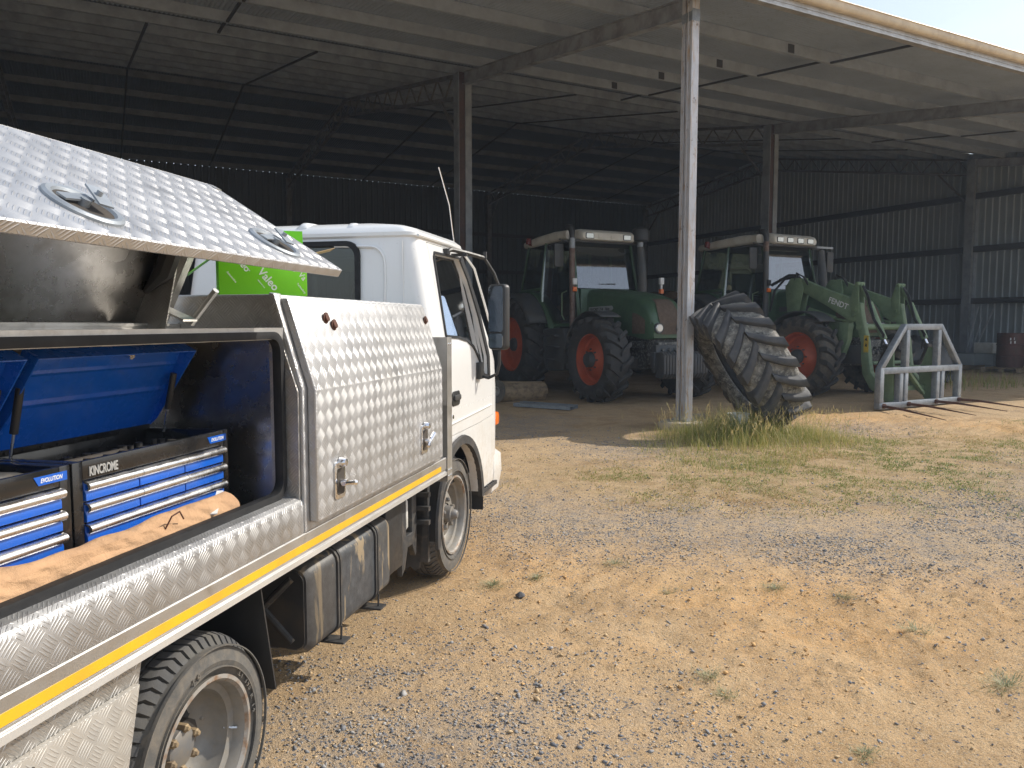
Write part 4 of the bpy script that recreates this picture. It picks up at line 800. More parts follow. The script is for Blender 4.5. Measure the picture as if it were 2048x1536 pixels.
# front wheel
fc = (4.05, -1.295, .338); w = wtf('wheel', fc, truck); wheel('front', fc, .333, .19, .205, .07, 'front', w); rimface(fc, .205, .10, w, 'front')
a, b, z = fc; m = TM(); m.lathe([(.0, b + .028), (.018, b + .026), (.026, b + .016), (.030, b - .004), (.044, b - .008), (.048, b - .045), (.062, b - .05)], (a, 0, z), 'y', 28); build('hub', m, 'hub', w)
for k in range(5):
    an = R(90 + 72 * k); cx, cz = a + .082 * math.cos(an), z + .082 * math.sin(an); m = TM(); m.lathe([(0, b - .018), (.009, b - .019), (.0125, b - .026), (.013, b - .045)], (cx, 0, cz), 'y', 6); build('wheel_nut', m, 'hub', w, smooth=False)
m = TM()
for k in range(4):
    an = R(54 + 90 * k); cx, cz = a + .135 * math.cos(an), z + .135 * math.sin(an); m.lathe([(0, b - .064), (.020, b - .063), (.023, b - .066)], (cx, 0, cz), 'y', 16)
build('hand_holes', m, 'black', w)
w4 = wtf('wheel', fc, truck); wheel('lf', (4.05, mir(-1.295), .338), .333, .19, .205, .1, 'front', w4, outer=-1); m = TM(); m.lathe([(.205, mir(-1.295)), (.16, mir(-1.36)), (0, mir(-1.37))], (4.05, 0, .338), 'y', 32); build('rim', m, 'rim', w4)
# letters moulded on the rear sidewall
def arc_text(s, c, r, a_mid, size, parent, mat, out, span):
    for k, ch in enumerate(s):
        if ch == ' ': continue
        an = R(a_mid) - span * (k - (len(s) - 1) / 2); p = Vector(tf((c[0] + r * math.cos(an), c[1] + out, c[2] + r * math.sin(an))))
        up = Vector((math.cos(an), 0, math.sin(an))); rt_ = Vector((math.sin(an), 0, -math.cos(an)))
        yield text('sidewall_letter', ch, size, mat, parent, p, frame_rot(rt_, up), .0012, align='CENTER')
LET = list(arc_text('LT 195 R 14', rc, .198, 25, .021, wtf('x', rc, truck), 'tyre', .0125, .075))
LET += list(arc_text('195', rc, .213, 100, .026, LET[0].parent, 'tyre', .0145, .10))
em = LET[0].parent; em.name = 'sidewall_lettering'
def join(objs, name, parent, mat):
    m = MB()
    for o in objs:
        M = o.matrix_local; m.add([M @ v.co for v in o.data.vertices], [tuple(p.vertices) for p in o.data.polygons])
    for o in objs: bpy.data.objects.remove(o, do_unlink=True)
    return build(name, m, mat, parent, smooth=False, fix=False)
tyres = [o for o in bpy.data.objects if o.name.startswith('tyre')]
lt = join(LET, 'sidewall_lettering', tyres[0], 'tyre'); bpy.data.objects.remove(em, do_unlink=True)

# ---- chassis, mud flaps, tank
m = TM(); m.box(.2, 4.9, -2.32, -2.25, .42, .58); m.box(.2, 4.9, -1.75, -1.68, .42, .58)
for a in (1.0, 1.72, 2.3, 2.9, 3.5): m.box(a - .03, a + .03, -2.25, -1.75, .44, .56)
m.tube([(1.72, -2.7, .30), (1.72, -1.3, .30)], .05, 10); m.lathe([(0, -2.13), (.12, -2.09), (.14, -2.0), (.12, -1.91), (0, -1.87)], (1.685, 0, .292), 'y', 18); m.tube([(4.05, -2.7, .33), (4.05, -1.4, .33)], .04, 10)
build('chassis', m, 'steel', truck, smooth=False)
m = TM()
for a in (1.0, 1.5, 1.95, 2.4, 2.9, 3.4): m.box(a - .025, a + .025, -2.60, -1.38, .60, .655)
build('tray_bearers', m, 'steel', truck, smooth=False)
m = TM(); m.add([(2.02, -1.21, .30), (2.02, -1.50, .30), (1.95, -1.50, .64), (1.95, -1.21, .64), (2.026, -1.21, .30), (2.026, -1.50, .30), (1.956, -1.50, .64), (1.956, -1.21, .64)], [(0, 1, 2, 3), (7, 6, 5, 4), (0, 3, 7, 4), (1, 5, 6, 2), (0, 4, 5, 1), (3, 2, 6, 7)]); build('mudguard', m, 'black', truck, smooth=False)
tp_ = rrect(-1.60, -1.245, .275, .585, .045, 4); m = TM(); m.loft([[(2.31 + .0, b * 1 , z) for b, z in rrect(-1.585, -1.26, .29, .57, .04, 4)], [(2.335, b, z) for b, z in tp_], [(3.00, b, z) for b, z in tp_], [(3.02, b, z) for b, z in rrect(-1.585, -1.26, .29, .57, .04, 4)]])
tank = build('fuel_tank', m, 'tank', truck, angle=40)
for a in (2.52, 2.86):
    m = TM(); o_ = rrect(-1.607, -1.238, .268, .592, .05, 4); i_ = rrect(-1.60, -1.245, .275, .585, .045, 4)
    for da in (-.016, .006):
        n = len(o_); m.add([(a + da, *p) for p in o_] + [(a + da + .012, *p) for p in o_] + [(a + da, *p) for p in i_] + [(a + da + .012, *p) for p in i_], [(i, (i + 1) % n, n + (i + 1) % n, n + i) for i in range(n)] + [(i, (i + 1) % n, 2 * n + (i + 1) % n, 2 * n + i) for i in range(n)] + [(n + i, n + (i + 1) % n, 3 * n + (i + 1) % n, 3 * n + i) for i in range(n)])
    m.tube([(a, -1.236, .30), (a, -1.238, .235)], .004, 6); m.box(a - .03, a + .03, -1.62, -1.215, .243, .250); build('tank_strap', m, 'rust' if False else 'black_dusty', tank)
m = TM(); m.prism(rrect(-1.578, -1.267, .297, .563, .035, 4), 'x', 2.303, 2.309); build('tank_end', m, 'steel', tank)
m = TM()
for s in (-1, 1): m.tube([(2.305, -1.42 - .11 * 1, .43 + s * .11), (2.302, -1.42, .43), (2.305, -1.42 + .11, .43 - s * .11)], .012, 8)
build('pressed_cross', m, 'tank', tank)
# guard, battery bracket and saw edged flap ahead of the tank
m = TM(); m.box(3.10, 3.30, -1.60, -1.30, .28, .62); build('battery_box', m, 'black', truck, bevel=.008)
m = TM(); m.prism([(3.36, .60), (3.36, .20), (3.40, .23), (3.44, .32), (3.50, .32), (3.54, .25), (3.56, .27), (3.56, .60), (3.50, .60), (3.50, .38), (3.42, .38), (3.42, .60)], 'y', -1.36, -1.33); build('hanger_bracket', m, 'black_dusty', truck, bevel=.003)
m = TM(); m.tube([(3.46, -1.36, .40), (3.46, -1.36, .415), (3.46, -1.36, .54), (3.46, -1.36, .555)], [.012, .022, .022, .014], 12); build('reservoir_bottle', m, 'bucket', truck)
saw = [(-1.72, .58)] + [(-1.72 + .026 * (k + .5 * (k % 1)), .155 + (.018 if k % 2 else 0)) for k in range(15)] + [(-1.33, .17), (-1.30, .58)]
m = TM(); m.prism(saw, 'x', 3.60, 3.607); build('mud_flap', m, 'black_dusty', truck, smooth=False)
m = TM(); m.box(3.60, 3.63, -1.345, -1.285, .20, .60)
for zz in (.40, .47, .54): m.box(3.57, 3.60, -1.335, -1.27, zz, zz + .022)
build('guard_panel', m, 'black_dusty', truck, smooth=False)

# ---- tray: edge rail with yellow tape, deck, headboard
A_R, A_F = -.25, 3.60; SL = -1.18
m = TM(); m.box(A_R, A_F, mir(SL) + .03, SL - .03, .664, .70); deck = build('tray_deck', m, 'alu', truck, smooth=False)
def rail(s, name='edge_rail'):
    f = (lambda b: b) if s > 0 else mir
    pr = [(SL - .05, .652), (SL - .004, .652), (SL, .655), (SL, .672), (SL - .005, .675), (SL - .005, .682), (SL, .686), (SL, .741), (SL - .004, .744), (SL - .05, .744)]
    m = TM(); m.prism([(f(b), z) for b, z in pr], 'x', A_R, A_F); return build(name, m, 'alu', truck, bevel=.0012, segs=1, smooth=False)
rl = rail(1); rail(-1)
m = TM(); m.box(A_R + .02, 3.50, SL, SL + .0012, .6885, .712); build('reflective_tape', m, 'stripe', rl, smooth=False)
m = TM(); m.box(A_R + .02, A_F, SL - .001, SL + .0022, .655, .6715); build('rail_lip', m, 'alu_light', rl, smooth=False)
m = TM(); m.box(3.585, 3.63, mir(SL), SL + .004, .64, 1.00); m.box(3.585, 3.592, -1.33, SL + .004, .62, 1.335); m.box(3.585, 3.66, SL + .001, SL + .006, .625, 1.335); m.box(3.585, 3.63, mir(SL), -2.62, 1.0, 1.335)
hb = build('headboard', m, 'alu', truck, smooth=False)
m = TM()
for zz in (.645, .675, 1.30): m.lathe([(0, SL + .010), (.005, SL + .009), (.006, SL + .006)], (3.61, 0, zz), 'y', 8); m.lathe([(0, SL + .010), (.005, SL + .009), (.006, SL + .006)], (3.642, 0, zz), 'y', 8)
build('rivet', m, 'satin', hb)

# ---- tool body on the right side of the tray
IB = -1.66   # back wall of the boxes
# front (closed) cabinet: shell
def panel(name, pts, mat, parent, thick=.003, **k):
    """flat panel through pts (a, lat, z), given thickness"""
    P = [Vector(p) for p in pts]; n = (P[1] - P[0]).cross(P[2] - P[0]).normalized() * thick; q = [p - n for p in P]; N_ = len(P)
    return build(name, TM().add([tuple(p) for p in P + q], [tuple(range(N_)), tuple(range(2 * N_ - 1, N_ - 1, -1))] + [(i, (i + 1) % N_, N_ + (i + 1) % N_, N_ + i) for i in range(N_)]), mat, parent, smooth=False, **k)
body = wtf('tool_body', None, truck)
prof = [(SL, .744), (SL, 1.195), (-1.270, 1.488), (-1.275, 1.492), (IB, 1.492), (IB, .744)]
m = TM(); m.prism(prof, 'x', 2.165, 3.50); build('front_cabinet', m, 'tread', body, bevel=.004, angle=20)
m = TM(); m.prism([(SL - .006, 1.19), (-1.272, 1.484), (IB - .0, 1.486), (IB - .0, 1.372), (SL - .07, 1.372)], 'x', 2.1605, 2.1645); build('cabinet_end_panel', m, 'tread_dull', body, smooth=False)
m = TM(); m.prism([(SL + .002, .746), (SL + .002, 1.20), (-1.268, 1.494), (-1.285, 1.498), (-1.285, 1.45), (SL - .01, 1.19), (SL - .01, .746)], 'x', 2.162, 2.205); build('corner_pillar', m, 'tread', body, bevel=.002, segs=1)
# its door: thick, folded, standing proud
DF = -1.147
dp = [(SL + .002, .772), (DF, .772), (DF, 1.192), (-1.238, 1.480), (-1.266, 1.480), (SL + .002, 1.20)]
m = TM(); m.prism(dp, 'x', 2.190, 3.435); fd = build('front_door', m, 'tread', body, bevel=.006, angle=20)
def thandle(a, b, z, parent, turn):
    m = TM(); m.prism(rrect(a - .038, a + .038, z - .066, z + .060, .012) , 'y', b, b + .006)
    lp = build('latch', m, 'satin', parent, bevel=.002)
    m = TM(); m.prism(rrect(a - .026, a + .026, z - .052, z + .035, .01), 'y', b + .006, b + .0075); build('latch_recess', m, 'steel', lp)
    m = TM(); m.lathe([(0, b + .030), (.012, b + .028), (.016, b + .018), (.017, b + .005)], (a, 0, z + .055), 'y', 14); m.lathe([(0, b + .03), (.010, b + .03), (.012, b + .008)], (a, 0, z - .012), 'y', 12)
    d = (math.cos(turn), math.sin(turn)); m.tube([(a - d[0] * .03, b + .03, z - .015 - d[1] * .03), (a, b + .026, z - .015), (a + d[0] * .055, b + .034, z - .015 + d[1] * .055)], [.008, .007, .010], 8); build('latch_handle', m, 'chrome', lp)
    return lp
thandle(2.34, DF, .885, fd, R(-8)); thandle(3.17, DF, .90, fd, R(35))
nf = Vector((0, .30, .095)).normalized()
for a, z in ((2.40, 1.418), (2.445, 1.395), (3.39, 1.415)):   # rusty eye bolts on the sloping face
    lt_ = DF - (z - 1.192) * .091 / .288; p = Vector((a, lt_, z)); m = TM(); m.tube([p, p + nf * .012], .013, 12); m.tube([p + nf * .004 + Vector((.016 * math.cos(t_), 0, .016 * math.sin(t_))) for t_ in np.linspace(0, 2 * PI, 13)], .004, 6, cap=False)
    build('eye_bolt', m, 'rust', fd)
# rear (open) cabinet: sill, posts and seal round the opening
OL, OR_, OB, OT, OP = -.10, 2.135, .872, 1.362, -1.250
m = TM(); m.prism([(SL, .744), (SL, .835), (SL - .005, .848), (SL - .020, .858), (OP + .004, .862), (OP - .02, .862), (OP - .02, .744)], 'x', A_R, 2.160); build('sill', m, 'tread', body, bevel=.005, angle=25)
m = TM(); m.box(OR_ - .004, 2.160, OP - .02, OP, .862, 1.385); m.prism([(OP, .862), (SL - .01, .85), (SL - .008, 1.19), (OP, 1.375)], 'x', 2.150, 2.1605); build('opening_post', m, 'tread_dull', body, smooth=False)
m = TM(); m.box(A_R, 2.160, IB, OP - .002, 1.372, 1.385); m.box(A_R, 2.16, OP - .01, OP + .012, 1.352, 1.388); m.box(A_R, 2.16, IB, IB + .06, 1.385, 1.40); build('header', m, 'alu', body, smooth=False)
m = TM(); out = rrect(OL - 1, OR_ + .012, OB - .014, OT + .014, .055, 6); inn_ = rrect(OL - 1.01, OR_ - .010, OB + .008, OT - .008, .042, 6); n = len(out)
m.add([(a, OP + .004, z) for a, z in out] + [(a, OP + .022, z) for a, z in out] + [(a, OP + .022, z) for a, z in inn_] + [(a, OP - .006, z) for a, z in inn_], [(k * n + i, k * n + (i + 1) % n, ((k + 1) % 4) * n + (i + 1) % n, ((k + 1) % 4) * n + i) for k in range(4) for i in range(n)])
build('door_seal', m, 'rubber', body, bevel=.003, angle=40)
m = TM(); m.box(A_R, 2.135, IB, IB + .004, .744, 1.372); build('back_panel', m, 'alu_sheet', body, smooth=False)
m = TM(); m.box(2.135, 2.139, IB, OP - .012, .744, 1.372); build('side_panel', m, 'alu_sheet', body, smooth=False)
m = TM(); m.box(A_R, 2.135, IB, OP - .01, .744, .790); build('box_floor', m, 'alu_sheet', body, smooth=False)
m = TM(); m.box(A_R, A_R + .02, IB, SL, .744, 1.372); build('side_panel', m, 'alu', body, smooth=False)
m = TM(); m.loft([[(a, b, z) for a, z in rrect(2.02, 2.128, .80, .955, .03)] for b in (-1.62, -1.30)]); build('blue_jerry_can', m, 'blue', body, bevel=.005) if False else None
# lifted door: two panels meeting at a fold, hinged along the back of the roof
F_, K_, H_ = (-1.016, 1.559), (-1.442, 1.823), (-1.655, 1.405); AL0, AL1 = -.25, 2.12
raised = wtf('raised_door', None, body)
raised.name = 'raised_door'
def slab(name, p, q, th, mat, parent, a0=AL0, a1=AL1, bevel=.003):
    d = Vector((0, q[0] - p[0], q[1] - p[1])).normalized(); nn_ = Vector((0, -d.z, d.y)) * th
    m = TM(); m.prism([p, q, (q[0] + nn_.y, q[1] + nn_.z), (p[0] + nn_.y, p[1] + nn_.z)], 'x', a0, a1); return build(name, m, mat, parent, bevel=bevel, segs=1, smooth=False)
raised_outer = slab('raised_door', F_, K_, .026, 'tread_lid', body); bpy.data.objects.remove(raised)
slab('upper_skin', K_, H_, .004, 'tread_dull', raised_outer)
d = Vector((0, H_[0] - K_[0], H_[1] - K_[1])).normalized()
def kp(s, off): return (K_[0] + d.y * s - d.z * off * -1, K_[1] + d.z * s + d.y * off * -1)
# inside liner: plain sheet with an angle at its foot
L = (Vector(H_) - Vector(K_)).length
nrm = Vector((0, -d.z, d.y)); 
if (Vector((0, -1.2, 1.2)) - Vector((0, K_[0], K_[1]))).dot(nrm) < 0: nrm = -nrm
def kq(s, off): return (K_[0] + d.y * s + nrm.y * off, K_[1] + d.z * s + nrm.z * off)
m = TM(); m.prism([kq(.23, .004), kq(.23, .012), kq(L - .01, .012), kq(L - .01, .004)], 'x', AL0, 2.00); build('door_liner', m, 'alu_sheet', raised_outer, smooth=False)
m = TM(); m.prism([kq(.0, .0), kq(.0, .035), kq(L, .035), kq(L, 0)], 'x', 2.09, 2.12); m.prism([kq(.16, .0), kq(.13, .045), kq(L - .02, .12), kq(L, .0)], 'x', 2.00, 2.006); build('door_end_frame', m, 'tread_dull', raised_outer, smooth=False)
m = TM(); m.box(AL0, 2.10, H_[0] - .005, H_[0] + .06, H_[1] - .012, H_[1] - .004); m.box(AL0, 2.10, H_[0] - .005, H_[0], H_[1] - .004, H_[1] + .03)
build('hinge_angle', m, 'alu', raised_outer, smooth=False)
m = TM(); m.tube([(2.075, -1.50, 1.40), (2.06, -1.40, 1.50)], .010, 8); m.bar((2.07, -1.62, 1.46), (2.03, -1.47, 1.41), .05, .006); build('stay_bracket', m, 'alu', raised_outer)
m = TM(); m.tube([kq_ for kq_ in [(1.98, *kq(.06, .01)), (1.985, *kq(.16, .05)), (1.99, *kq(.28, .05)), (1.985, *kq(.36, .02))]], [.01, .03, .03, .008], 8); build('grab_strap', m, 'black', raised_outer)
# whale tail latches with finger wheels on the raised panel
dl = Vector((0, K_[0] - F_[0], K_[1] - F_[1])).normalized(); nl = Vector((0, -dl.z, dl.y)); nl = nl if nl.z > 0 else -nl
for ac, s in ((1.232, .112), (1.900, .108)):
    # circular dish: outer ring raised, dished plate, tilted paddle
    C_ = Vector((ac, F_[0], F_[1])) + dl * s; E1 = Vector((1, 0, 0)); E2 = dl
    def dish(prof, n=40, c=C_, sx=1.0):
        mm = TM(); vs = []; k = len(prof)
        for i in range(n):
            an = 2 * PI * i / n
            for r, h in prof: vs.append(tuple(c + E1 * (r * math.cos(an)) * sx + E2 * (r * math.sin(an)) + nl * h))
        mm.add(vs, [(i * k + j, ((i + 1) % n) * k + j, ((i + 1) % n) * k + j + 1, i * k + j + 1) for i in range(n) for j in range(k - 1)]); return mm
    lp = build('rotary_latch', dish([(.074, -.002), (.074, .005), (.068, .009), (.059, .008), (.055, .003)]), 'galv', raised_outer)
    build('latch_recess', dish([(.055, .003), (.050, .0015), (0, .0015)]), 'steel', lp)
    m = TM(); P = C_ + nl * .016; P = C_ + nl * .008; m.bar(P - E1 * .045 + E2 * .012, P + E1 * .02 + E2 * .012 + nl * .006, .024, .004, up=nl); m.tube([C_ + nl * .001, C_ + nl * .016], .010, 14); m.bar(P + E1 * .018 + nl * .012 - E2 * .030, P + E1 * .034 + nl * .024 + E2 * .030, .030, .004, up=nl); m.tube([P + E1 * .022 + nl * .014, P + E1 * .024 + nl * .028], .006, 10)
    build('paddle', m, 'galv', lp)
    m = TM(); Q = C_ - nl * .024; m.tube([Q, Q - nl * .035], .032, 16); m.bar(Q - nl * .03 - E1 * .06, Q - nl * .03 + E1 * .06, .03, .012, up=nl); build('latch_gear', m, 'black', lp)
# lower underbody box behind the rear wheel, left of the picture
m = TM(); m.prism([(-.1, .645), (1.455, .645), (1.36, .28), (-.1, .28)], 'y', -1.60, -1.205); lb = build('underbody_box', m, 'tread_dull', truck, bevel=.004)
m = TM(); m.prism([(-.08, .600), (1.425, .600), (1.345, .29), (-.08, .29)], 'y', -1.204, -1.188); ld = build('box_door', m, 'tread_dirty', lb, bevel=.003)
m = TM(); m.box(1.085, 1.135, -1.188, -1.183, .53, .575); m.tube([(1.095, -1.183, .535), (1.095, -1.165, .545), (1.125, -1.165, .565), (1.125, -1.183, .57)], .005, 6); build('latch', m, 'steel', ld)
# mesh rack glimpsed on the far side of the tray
m = TM()
for k in range(6): m.tube([(3.45, -2.80 + .04 * k, 1.30), (3.45, -2.80 + .04 * k, 1.62)], .003, 5)
for k in range(7): m.tube([(3.45, -2.82, 1.32 + .045 * k), (3.45, -2.58, 1.32 + .045 * k)], .003, 5)
m.tube([(3.45, -2.82, .7), (3.45, -2.82, 1.64), (3.45, -2.58, 1.64), (3.45, -2.58, 1.30)], .012, 6); build('mesh_rack', m, 'satin', truck)

# ---------------------------------------------------------------- tool chests, canvas roll and carton carried by the truck
def carried(name, label, cat, a, lat, z, group=None):
    o = thing(name, label, cat, Matrix.Translation(torg) @ Matrix.Rotation(tyaw, 4, 'Z') @ Vector(tf((a, lat, z))), tyaw, group); o['_tl'] = 0; del o['_tl']; return o
def local_tf(a, lat, z): return lambda v: (v[0] - a, -(v[1] - lat), v[2] - z)
def chest(a0, a1, label, logo):
    cf, cb, zb, zt = -1.370, -1.640, .792, 1.083; root = carried('tool_chest', label, 'tool chest', (a0 + a1) / 2, cb, zb, 'blue and black tool chests in the open side box'); T_ = local_tf((a0 + a1) / 2, cb, zb); Mk = lambda: MB(T_)
    th = .006; m = Mk(); m.box(a0, a0 + .030, cb, cf, zb, zt); m.box(a1 - .030, a1, cb, cf, zb, zt); m.box(a0 + .03, a1 - .03, cb, cb + th, zb, zt); m.box(a0 + .03, a1 - .03, cb + th, cf - .012, zb, zt - .06); m.box(a0 + .03, a1 - .03, cf - .012, cf, zt - .045, zt)
    m.box(a0 + .03, a1 - .03, cf - .012, cf, zb, zb + .02)
    build('cabinet', m, 'chestblack', root, bevel=.0025)
    zr = zt - .047; ph = .0505; A0_, A1_ = a0 + .034, a1 - .026
    rows = [(3, zr), (3, zr - ph), (1, zr - 2 * ph), (1, zr - 3 * ph)]
    for nrow, z1 in rows:
        wd = (A1_ - A0_) / nrow
        for k in range(nrow):
            x0, x1 = A0_ + wd * k + .002, A0_ + wd * (k + 1) - .002; z0 = z1 - ph + .003
            m = Mk(); m.prism([(cf - .010, z0), (cf + .002, z0), (cf + .002, z0 + .016), (cf - .003, z1 - .020), (cf - .003, z1 - .002), (cf - .010, z1 - .002)], 'x', x0, x1); dr = build('drawer', m, 'blue', root, bevel=.001, segs=1)
            m = Mk(); m.prism([(cf - .003, z1 - .001), (cf + .010, z1 - .003), (cf + .016, z1 - .010), (cf + .015, z1 - .018), (cf + .008, z1 - .024), (cf + .006, z1 - .022), (cf + .010, z1 - .015), (cf + .006, z1 - .007), (cf - .003, z1 - .005)], 'x', x0 - .001, x1 + .001); build('handle', m, 'satin', dr, angle=60)
    if logo:
        text('maker_logo', 'KINCROME', .031, 'silver', root, T_((a0 + .048, cf + .0015, zt - .037)), frame_rot((1, 0, 0), (0, 0, 1)), .0012, sx=.62, spacing=.92)
    m = Mk(); bx = a1 - .10; m.prism([(bx + .012, zt - .032), (bx + .090, zt - .032), (bx + .090, zt - .012), (bx, zt - .012)], 'y', cf, cf + .0012); bd = build('name_badge', m, 'blue', root, smooth=False)
    text('badge_lettering', 'EVOLUTION', .0135, 'sticker', bd, T_((bx + .017, cf + .0014, zt - .0265)), frame_rot((1, 0, 0), (0, 0, 1)), .0004, sx=.78, shear=.25)
    # top tray with sockets and hinge
    m = Mk(); m.box(a0 + .03, a1 - .03, cb + th, cf - .012, zt - .06, zt - .045); build('top_tray', m, 'black', root, smooth=False)
    m = Mk()
    for k in range(int((a1 - a0 - .12) / .032)):
        for j, bb in enumerate((-1.42, -1.47, -1.53)):
            if (k * 7 + j * 3) % 5 == 0: continue
            cx = a0 + .06 + .032 * k; r = .008 + .004 * ((k + j) % 3) / 2; m.tube([(cx, bb, zt - .046), (cx, bb, zt - .022 + .004 * (k % 2))], r, 10)
    m.tube([(a0 + .10, -1.50, zt - .026), (a0 + .30, -1.49, zt - .024)], .008, 8)
    sk_ = build('sockets', m, 'steel', root); sk_['kind'] = 'stuff'
    # lid leaning forward on two gas struts
    hl, hz, tl_, tz = cb + .012, zt + .008, -1.500, 1.338; sk = .055
    def lp_(a, s, off): return (a + sk * s * (0), hl + (tl_ - hl) * s + off * .88, hz + (tz - hz) * s - off * .47)
    m = Mk(); w0, w1 = a0 + .012, a1 - .012
    m.add([lp_(w0, 0, 0), lp_(w1, 0, 0), lp_(w1, 1, 0), lp_(w0, 1, 0), lp_(w0, 0, -.004), lp_(w1, 0, -.004), lp_(w1, 1, -.004), lp_(w0, 1, -.004)], [(0, 1, 2, 3), (7, 6, 5, 4), (0, 4, 5, 1), (1, 5, 6, 2), (2, 6, 7, 3), (3, 7, 4, 0)])
    m.add([lp_(w0, .985, 0), lp_(w1, .985, 0), lp_(w1, 1.0, .045), lp_(w0, 1.0, .045), lp_(w0, 1.01, 0), lp_(w1, 1.01, 0), lp_(w1, 1.012, .045), lp_(w0, 1.012, .045)], [(0, 1, 2, 3), (7, 6, 5, 4), (0, 4, 5, 1), (1, 5, 6, 2), (2, 6, 7, 3), (3, 7, 4, 0)])
    for x in (w0, w1 - .004): m.add([lp_(x, 0, 0), lp_(x, 1, 0), lp_(x, 1, .045), lp_(x, .1, .012), lp_(x + .004, 0, 0), lp_(x + .004, 1, 0), lp_(x + .004, 1, .045), lp_(x + .004, .1, .012)], [(0, 1, 2, 3), (7, 6, 5, 4), (0, 4, 5, 1), (1, 5, 6, 2), (2, 6, 7, 3), (3, 7, 4, 0)])
    m.add([lp_(w0 + .01, .42, 0), lp_(w1 - .01, .42, 0), lp_(w1 - .01, .46, .003), lp_(w0 + .01, .46, .003), lp_(w0 + .01, .50, 0), lp_(w1 - .01, .50, 0)], [(0, 1, 2, 3), (3, 2, 5, 4)])
    m.add([lp_(w0 + .01, .74, 0), lp_(w1 - .01, .74, 0), lp_(w1 - .01, .77, .0025), lp_(w0 + .01, .77, .0025), lp_(w0 + .01, .80, 0), lp_(w1 - .01, .80, 0)], [(0, 1, 2, 3), (3, 2, 5, 4)])
    lid = build('lid', m, 'blue', root, smooth=False, fix=False)
    m = Mk(); xm = (a0 + a1) / 2 + .03; m.add([lp_(xm - .09, .95, .003), lp_(xm + .09, .95, .003), lp_(xm + .09, .985, .004), lp_(xm - .09, .985, .004)], [(0, 1, 2, 3)]); c_ = Vector(lp_(xm + .02, .93, .004)); m.tube([c_, c_ + Vector((0, .018, -.008))], .009, 12); build('lid_lock', m, 'satin', lid)
    for x in (a0 + .022, a1 - .035):
        p0, p1 = Vector((x, cb + .075, zt - .01)), Vector(lp_(x - .004, .72, .02)); dd = p1 - p0
        m = Mk(); m.tube([p0, p0 + dd * .42], .0035, 8); st = build('gas_strut', m, 'satin', root); m = Mk(); m.tube([p0 + dd * .38, p0 + dd * .96], .0095, 12); build('strut_cylinder', m, 'black', st)
    m = Mk(); m.box(a0 + .03, a1 - .03, cb + .006, cb + .022, zt - .004, zt + .012)
    for k in range(10): cx = a0 + .06 + (a1 - a0 - .12) * k / 9; m.tube([(cx, cb + .022, zt + .004), (cx, cb + .0255, zt + .004)], .004, 8)
    build('hinge', m, 'chestblack', root, smooth=False)
    return root
chest(1.452, 2.052, 'wide tool chest with its blue lid up and the silver maker name on its front', True)
chest(.84, 1.446, 'tool chest cut by the left picture edge, black tool handle in its top', False)
o = carried('heat_gun', 'black pistol grip tool lying in the top tray of the left tool chest', 'tool', 1.33, -1.47, 1.038); T_ = local_tf(1.33, -1.47, 1.038); m = MB(T_)
m.tube([(1.22, -1.50, 1.062), (1.30, -1.46, 1.066), (1.36, -1.43, 1.058), (1.395, -1.425, 1.052)], [.026, .024, .020, .014], 12); build('grip', m, 'black_dusty', o); m = MB(T_); m.tube([(1.395, -1.425, 1.052), (1.402, -1.424, 1.051)], .016, 14); build('end_cap', m, 'satin', o)

# canvas roll along the sill
croll = carried('canvas_roll', 'tan canvas tool roll lying along the sill in front of the tool chests', 'canvas bag', 1.3, -1.305, .79); T_ = local_tf(1.3, -1.305, .79); m = MB(T_); rows = []
na = 90
for i in range(na + 1):
    a = .30 + (1.985 - .30) * i / na; s = a; e = min(1, (1.985 - a) / .05) ** .5 if a > 1.935 else 1; taper = 1.0 - .20 * max(0, (a - 1.2) / .8)
    cz = .865 + .012 * math.sin(s * 3.1) - .012 * max(0, a - 1.6); row = []
    for k in range(28):
        an = 2 * PI * k / 28; w_ = .048 * taper * e + .001; h_ = (.068 + .006 * math.sin(s * 7 + 1)) * taper * e + .001
        wr = 1 + .05 * math.sin(an * 3 + s * 9) + .04 * math.sin(an * 5 - s * 23) + .03 * math.sin(s * 41 + an * 2); row.append((a, -1.302 + w_ * wr * math.cos(an), cz + h_ * wr * math.sin(an)))
    rows.append(row)
m.loft(rows); build('rolled_canvas', m, 'canvas', croll, angle=80)
m = MB(T_); rows = []
for i in range(60): a = .3 + 1.35 * i / 59; rows.append([(a, -1.262 - .004 * math.sin(a * 9), .905 + .008 * math.sin(a * 6)), (a, -1.258 + .006 * math.sin(a * 12), .872 + .006 * math.sin(a * 8)), (a, -1.268, .85)])
m.grid(rows); build('canvas_flap', m, 'canvas', croll, fix=False)
m = MB(T_); m.tube([(1.62, -1.262, .895), (1.63, -1.25, .925), (1.66, -1.25, .93), (1.685, -1.258, .905)], .0022, 6); build('wire_loop', m, 'rust', croll)
m = MB(T_); m.bar((1.815, -1.262, .885), (1.955, -1.335, .915), .018, .003); build('white_strap', m, 'sticker', croll)

